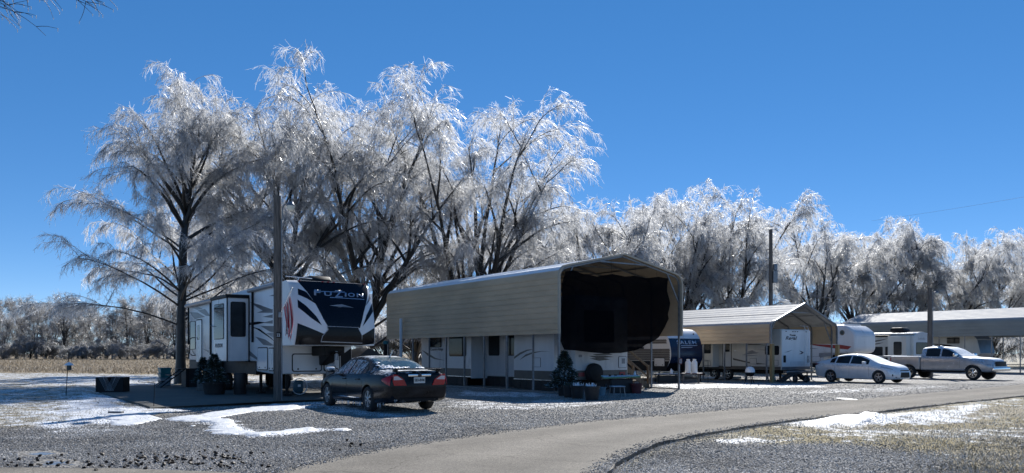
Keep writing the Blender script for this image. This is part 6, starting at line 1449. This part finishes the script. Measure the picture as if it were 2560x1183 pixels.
# thin white dash-shaped sheet lying on the road
def quad_sheet(name, pts, z, m):
    o = MB().prism([(x, y) for x, y in pts], lambda u, v, d: (u, v, d), z, z + .004).build(name, m); o['kind'] = 'structure'; return o
quad_sheet('road_dash', [ground_at(*q) for q in ((2085, 997), (2110, 997.6), (2146, 1001), (2140, 1002.5), (2105, 1000.8))], .0285, mat('mottled white dash', (.7, .7, .68), .6, var=.1, scale=12))

# dark lumps of leaf litter and cones frozen onto the gravel
r = np.random.default_rng(77); Q = []
for cx, cy, n_, sx, sy in ((420, 1150, 46, 90, 9), (170, 1158, 16, 60, 9), (350, 1165, 34, 160, 8), (560, 1150, 26, 50, 10), (900, 1110, 8, 60, 10), (600, 1168, 18, 120, 6)):
    for _ in range(n_):
        a, b2 = r.normal(cx, sx), r.normal(cy, sy)
        if 1060 < b2 < 1182: Q.append(ground_at(a, b2))
Q = np.array(Q); sz = r.uniform(.018, .04, len(Q))
scatter('fallen_cones', np.stack([Q[:, 0], Q[:, 1], gz(Q[:, 0], Q[:, 1]) + sz * .5 + .01], 1), sz, random_stone_mat('dark cones', [(0, (.015, .012, .010)), (1, (.05, .035, .025))], .6), 'stone', 12)

# overhanging tree at the upper left: trunk stands outside the frame, bare tips reach in
rng = np.random.default_rng(5); th, fi = [], []
base_ = np.array([-11.75, 14.2, 0.]); th.append((path(rng, base_, (.02, 0, 1), 7.95, 8, 0, 0, .05), np.linspace(.2, .13, 9)))
tp_ = th[0][0][-1]
for k, (dx, dz, l) in enumerate(((1.0, .30, 5.0), (1.0, .12, 4.6), (.95, .45, 4.8), (.2, 1.2, 4), (-.8, .8, 4.5), (.5, .9, 4.2))):
    Pq = path(rng, tp_ - np.array([0, 0, .5 * (k % 3)]), (dx, .12 * (k - 1) * .5, dz), l, 10, 0.0, .75, .08); th.append((Pq, np.linspace(.035, .008, 11)))
    for q in range(13):
        i = rng.integers(3, 10); d_ = Pq[i] - Pq[i-1]; d_ = d_ / np.linalg.norm(d_) + rng.normal(0, .5, 3) + np.array([0, 0, -.25])
        S = path(rng, Pq[i], d_, rng.uniform(.5, 1.5), 6, 0, .7, .2); fi.append((S, np.linspace(.008, .0035, 7)))
        for w_ in range(4):
            j = rng.integers(2, 6); d2 = S[j] - S[j-1]; d2 = d2 / np.linalg.norm(d2) + rng.normal(0, .6, 3) + np.array([0, 0, -.2]); fi.append((path(rng, S[j], d2, rng.uniform(.15, .5), 4, 0, .5, .2), np.linspace(.006, .003, 5)))
t = thing('overhanging_tree', 'bare iced branch tips reaching into the top left corner', 'tree', (base_[0], base_[1], 0))
off = np.array([base_[0], base_[1], 0])
Vt, Ft = tubes_mesh([(P - off, r_) for P, r_ in th], 7); me = np_mesh('trunk', Vt, Ft); me.shade_smooth(); link('trunk', me, M_BARK, t)
Vt, Ft = tubes_mesh([(P - off, r_) for P, r_ in fi], 5); me = np_mesh('crown', Vt, Ft); link('crown', me, M_BARK, t)
dm = MB()
for P, r_ in fi:
    if len(P) == 5 or rng.random() < .5:
        e_ = P[-1] - off; l = rng.uniform(.02, .07); dm.lathe([(.001, .01), (.009, 0), (.007, -l * .6), (.001, -l)], 6, tuple(e_))
dm.build('ice_drops', M_SNOW, t)
